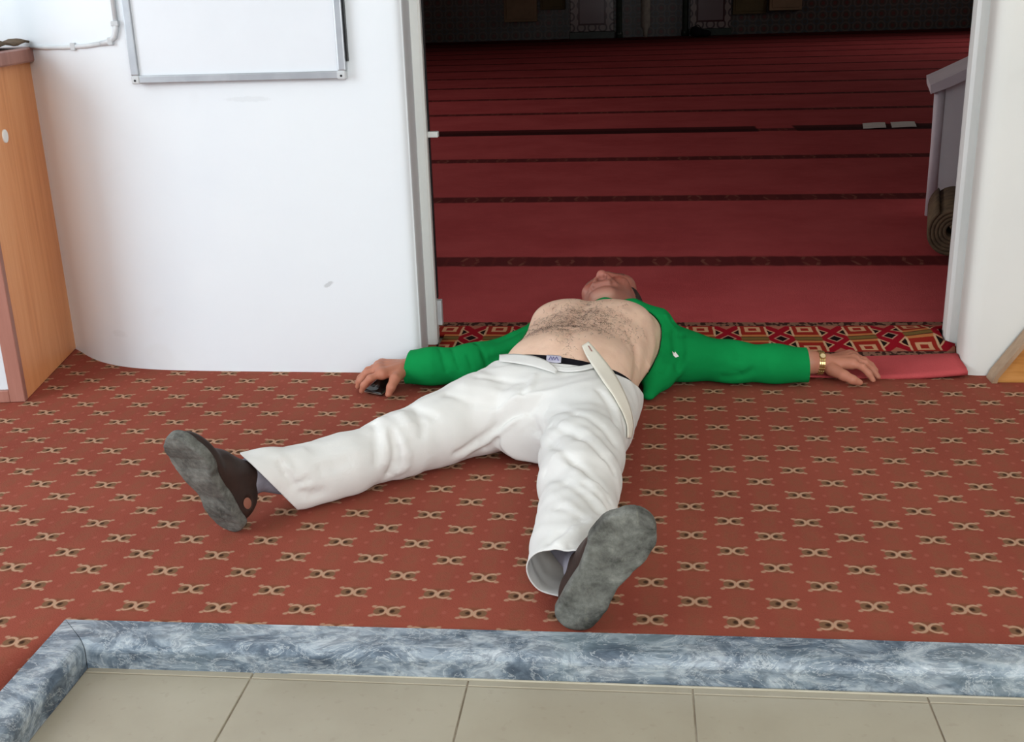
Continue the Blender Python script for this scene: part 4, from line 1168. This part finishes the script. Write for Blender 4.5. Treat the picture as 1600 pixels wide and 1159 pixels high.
# ------------------------------------------------------------------ shoes and socks
def shoe_geo(cutside):
    so = Field((-.02, -.075, -.012), (.325, .075, .045), .0026)
    s_, t_, u_ = np.meshgrid(*[so.lo[i]+so.h*np.arange(so.n[i]) for i in range(3)], indexing='ij', sparse=True)
    C = [(.034, 0, .034), (.075, 0, .0365), (.125, .001, .0335), (.175, .002, .0405), (.205, .002, .0475), (.235, .001, .0455), (.256, -.001, .0345)]
    d2 = None
    for (a, ta, ra), (b, tb, rb) in zip(C[:-1], C[1:]):
        L2 = (b-a)**2+(tb-ta)**2; tt = np.clip(((s_-a)*(b-a)+(t_-ta)*(tb-ta))/L2, 0, 1)
        dd = np.sqrt((s_-a-tt*(b-a))**2+(t_-ta-tt*(tb-ta))**2)-(ra+(rb-ra)*tt)
        d2 = dd if d2 is None else np.minimum(d2, dd)
    th = .013+0*s_
    wv = .0022*np.sin(s_*62+.8)
    du = np.abs(u_-.012-wv)-th
    e = .006; q1 = np.maximum(d2+e, 0); q2 = np.maximum(du+e, 0)
    so.d = (np.minimum(np.maximum(d2+e, du+e), 0)+np.sqrt(q1*q1+q2*q2)-e).astype(np.float32)
    # shallow transverse tread grooves and a heel step
    so.d += (.0011*np.clip(np.sin(s_*230)-.3, 0, 1)*(u_ < .004)*((s_ < .09) | (s_ > .16))).astype(np.float32)
    so.d += (.002*np.exp(-((s_-.105)/.012)**2)*(u_ < .006)).astype(np.float32)
    up = Field((-.02, -.075, .005), (.325, .075, .165), .0028)
    up.ell((.195, .001, .030), (.080, .0440, .030), 0); up.ell((.125, .001, .050), (.075, .038, .045), .02)
    up.ell((.055, 0, .052), (.052, .0345, .060), .02); up.cone((.15, 0, .060), (.075, 0, .110), .030, .030, .02)
    up.ell((.052, 0, .150), (.052, .029, .052), .006, sub=True)
    if cutside: up.ell((.050, cutside*.045, .048), (.024, .018, .020), .003, sub=True)
    zz_ = (up.lo[2]+up.h*np.arange(up.n[2])).reshape(1, 1, -1)
    up.d = np.maximum(up.d, .020-zz_).astype(np.float32)
    return so.mesh(), up.mesh()
def build_shoe(frame, cutside, ankle, lab):
    H0, A, B, n = frame
    SC = SHL/.290
    w = lambda P: H0+SC*(np.outer(P[:, 0], A)+np.outer(P[:, 1]*1.20, B)-np.outer(P[:, 2], n))
    (Vs_, Qs_), (Vp, Qp) = shoe_geo(cutside)
    sh = mk('shoe', w(Vp), Qp, M['leather'], per, True); sh['label'] = lab
    Ws = w(Vs_); Ws[:, 2] = np.maximum(Ws[:, 2], .0012)
    # orient the sole's object space along the shoe so its wear pattern follows it
    so_ = mk('sole', Ws, Qs_, M['sole'], sh, True); so_['label'] = 'worn grey rubber sole'
    Wp = w(Vp); Wp[:, 2] = np.maximum(Wp[:, 2], .0012)
    sh.data.vertices.foreach_set('co', (Wp-np.array(root_loc(per))).astype(np.float32).ravel())
    # welt seam
    if cutside:
        li = Field((0, -.07, .0), (.12, .07, .12), .003); li.ell((.050, cutside*.016, .050), (.036, .0155, .030), 0)
        Vl, Ql = li.mesh(); mk('lining', w(Vl), Ql, M['tanlining'], sh, True)
    k = w(np.array([[.062, 0, .085], [.060, 0, .105], [.064, 0, .125]]))
    sk = Field(np.minimum(k.min(0), np.array(ankle))-.06, np.maximum(k.max(0), np.array(ankle))+.06, .003)
    sk.chain([k[0], k[1], k[2], np.array(ankle)], [.020, .027, .029, .024], .012); sk.floor(.003, .004)
    Vk, Qk = sk.mesh(); ko = mk('sock', Vk, Qk, M['sock'], per, True); ko['label'] = 'grey sock'
build_shoe(frL, 0, (-.118, 1.66, .055), 'dark brown leather shoe nearest the marble kerb')
build_shoe(frR, -1, (-.650, 1.89, .052), 'dark brown leather shoe with an open heel, farther from the kerb')

# ------------------------------------------------------------------ green top, pushed up to the neck
sw = Field((-.64, 2.40, -.012), (.50, 2.86, .26), 0.0034)
sw.chain([(-.205, 2.69, .085), (-.27, 2.655, .064), (-.40, 2.610, .049), (-.50, 2.600, .045), (-.62, 2.597, .044)], [.070, .056, .047, .043, .042], .03)
sw.chain([(.030, 2.68, .080), (.11, 2.645, .060), (.23, 2.630, .050), (.33, 2.628, .046), (.47, 2.626, .044)], [.074, .060, .048, .044, .042], .03)
sw.chain([(-.24, 2.715, .10), (-.21, 2.735, .125), (-.15, 2.745, .150), (-.08, 2.735, .164), (-.01, 2.715, .160), (.045, 2.70, .130)], [.03, .018, .012, .014, .020, .04], .03)
sw.chain([(.050, 2.66, .070), (.050, 2.57, .040), (.028, 2.49, .014)], [.055, .036, .014], .03)
sw.chain([(-.235, 2.67, .060), (-.272, 2.57, .035), (-.285, 2.50, .02)], [.050, .032, .018], .03)
ts = Field(sw.lo, sw.lo+sw.h*(sw.n-1), sw.h); ts.d = np.full(sw.n, 1, np.float32)
trunk(ts, .0025, 0.0); ts.ell((-.172, 2.60, .170), (.072, .064, .042), .03); ts.ell((-.045, 2.59, .170), (.072, .064, .042), .03)
sw.floor(.004, .010)
Z2 = lambda pts: [(540+x/4.456, 400+y/4.456) for x, y in pts]
Z3 = lambda pts: [(980+x/3.81, 450+y/3.81) for x, y in pts]
for pix, a, w_ in [(Z2([(650, 640), (680, 720), (700, 800)]), -.003, .006), (Z2([(740, 640), (770, 720), (800, 790)]), -.004, .006), (Z2([(800, 600), (850, 690), (880, 780)]), -.005, .006),
                   (Z2([(860, 600), (920, 690), (945, 770)]), .004, .007), (Z2([(900, 600), (960, 690), (980, 770)]), -.005, .006), (Z2([(700, 630), (730, 720), (750, 800)]), .003, .008),
                   (Z2([(1040, 600), (1150, 560), (1260, 510)]), -.004, .009), (Z2([(1020, 660), (1120, 650), (1230, 580)]), .004, .010), (Z2([(1000, 720), (1100, 700), (1180, 650)]), -.004, .008),
                   (Z2([(580, 640), (600, 740), (600, 830)]), .0025, .010),
                   (Z3([(180, 170), (240, 260), (250, 380), (200, 500)]), -.006, .009), (Z3([(270, 190), (320, 280), (330, 400), (290, 490)]), -.005, .009), (Z3([(220, 160), (290, 260), (290, 400)]), .006, .010),
                   (Z3([(380, 300), (360, 420), (300, 520)]), .005, .012), (Z3([(640, 340), (660, 420), (640, 500)]), -.003, .010), (Z3([(560, 530), (680, 520), (760, 480)]), -.004, .010),
                   (Z3([(480, 400), (620, 440), (720, 470)]), .0025, .014), (Z3([(820, 350), (840, 430), (860, 520)]), .002, .012)]:
    pts = hitline([sw], pix)
    if len(pts) > 1: sw.fold(pts, a, w_)
sw.d = np.maximum(sw.d, -ts.d)
sw.floor(.0035, .004)
V, Q = sw.mesh()
V, Q = cut_mesh(V, Q, [((-.556, 2.62, .05), (-1, .12, .10), (-.60, 2.62, .05), .12), ((.404, 2.65, .05), (1, .05, .04), (.46, 2.65, .05), .12)])
go = mk('sweater', V, Q, M['green'], per, True); solidify(go, .0022); go['label'] = 'green long-sleeved knit top pushed up to the neck'
lg = [hit([sw], *q) for q in ((1050.5, 549), (1054, 552), (1055, 549.5), (1061, 557), (1056, 559), (1052, 555))]
gn = sum(n_ for _p, n_ in lg); gn = gn/np.linalg.norm(gn)
Vg = [p+gn*.004 for p, n_ in lg]; mk('emblem', Vg, [[0, 1, 2, 3, 4, 5]], M['paper'], go)['label'] = 'tiny white emblem'

# ------------------------------------------------------------------ wristwatch
wc = at(1281, 566.5, .038); ax = (at(1300, 568, .036)-at(1262, 566, .040)); ax /= np.linalg.norm(ax)
u1 = np.cross(ax, [0, 0, 1.]); u1 /= np.linalg.norm(u1); u2 = np.cross(u1, ax)
if u2[2] < 0: u2 = -u2
parts = []
RW, RH, NL = .0285, .0285, 22
for i in range(NL):
    th = 2*math.pi*i/NL
    for k3, (lo_, hi_) in enumerate(((-.0072, -.0028), (-.0026, .0026), (.0028, .0072))):
        c = wc+u1*math.cos(th)*RW+u2*math.sin(th)*RH
        er = u1*math.cos(th)+u2*math.sin(th); et = -u1*math.sin(th)+u2*math.cos(th)
        Vb, Fb = box_vf((lo_, -.0037, -.0012), (hi_, .0037, .0014 if k3 == 1 else .0010), .0006, 1)
        Vb = c+np.outer(Vb[:, 0], ax)+np.outer(Vb[:, 1], et)+np.outer(Vb[:, 2], er)
        Vb[:, 2] = np.maximum(Vb[:, 2], .001); parts.append((Vb, Fb))
Vb, Fb = merge(parts); wt = mk('wristwatch', Vb, Fb, M['gold'], per); wt['label'] = 'gold link wristwatch'
thc = math.radians(118); vdir = CAMP-wc; vdir -= ax*(vdir@ax); vdir /= np.linalg.norm(vdir); er = vdir*.55+u2*.45; er /= np.linalg.norm(er)
Vc, Fc = tube_vf([wc+er*(RW-.001), wc+er*(RW+.0035), wc+er*(RW+.0045)], [.0080, .0080, .0070], 20); mk('watch_case', Vc, Fc, M['gold'], wt, False)
Vc, Fc = tube_vf([wc+er*(RW+.0045), wc+er*(RW+.0050)], [.0060, .0058], 20); mk('watch_dial', Vc, Fc, M['dial'], wt)

# ------------------------------------------------------------------ phone under the right hand (a thing of its own)
pc = at(587, 609, .010); pa = at(600, 618, .006)-at(568, 612, .006); pa[2] = 0; pa /= np.linalg.norm(pa); pb = np.array([-pa[1], pa[0], 0]); pn = np.array([0, 0, 1.])
tl = math.radians(14); pb2 = pb*math.cos(tl)+pn*math.sin(tl); pn2 = np.cross(pa, pb2)
def pw(Vv, o=np.zeros(3)): return pc+np.outer(Vv[:, 0], pa)+np.outer(Vv[:, 1], pb2)+np.outer(Vv[:, 2], pn2)
ph = tag(empty('mobile_phone', (pc[0], pc[1], 0.0)), 'black mobile phone on the carpet under the hand near the white wall', 'phone')
Vb, Fb = box_vf((-.026, -.012, -.004), (.026, .085, .0045), .0030, 3); mk('back_cover', pw(Vb)+[0, 0, -.002], Fb, M['phone'], ph, True)
Vb, Fb = box_vf((-.0262, -.0124, -.0012), (.0262, .0855, .0016), .0012, 2); mk('metal_rim', pw(Vb)+[0, 0, -.002], Fb, M['phone_edge'], ph)
for q in (-.014, .0):
    Vb, Fb = tube_vf([(q, .012, .0043), (q, .012, .0056)], .0042, 14); mk('camera_lens', pw(Vb)+[0, 0, -.002], Fb, M['blackp'], ph)
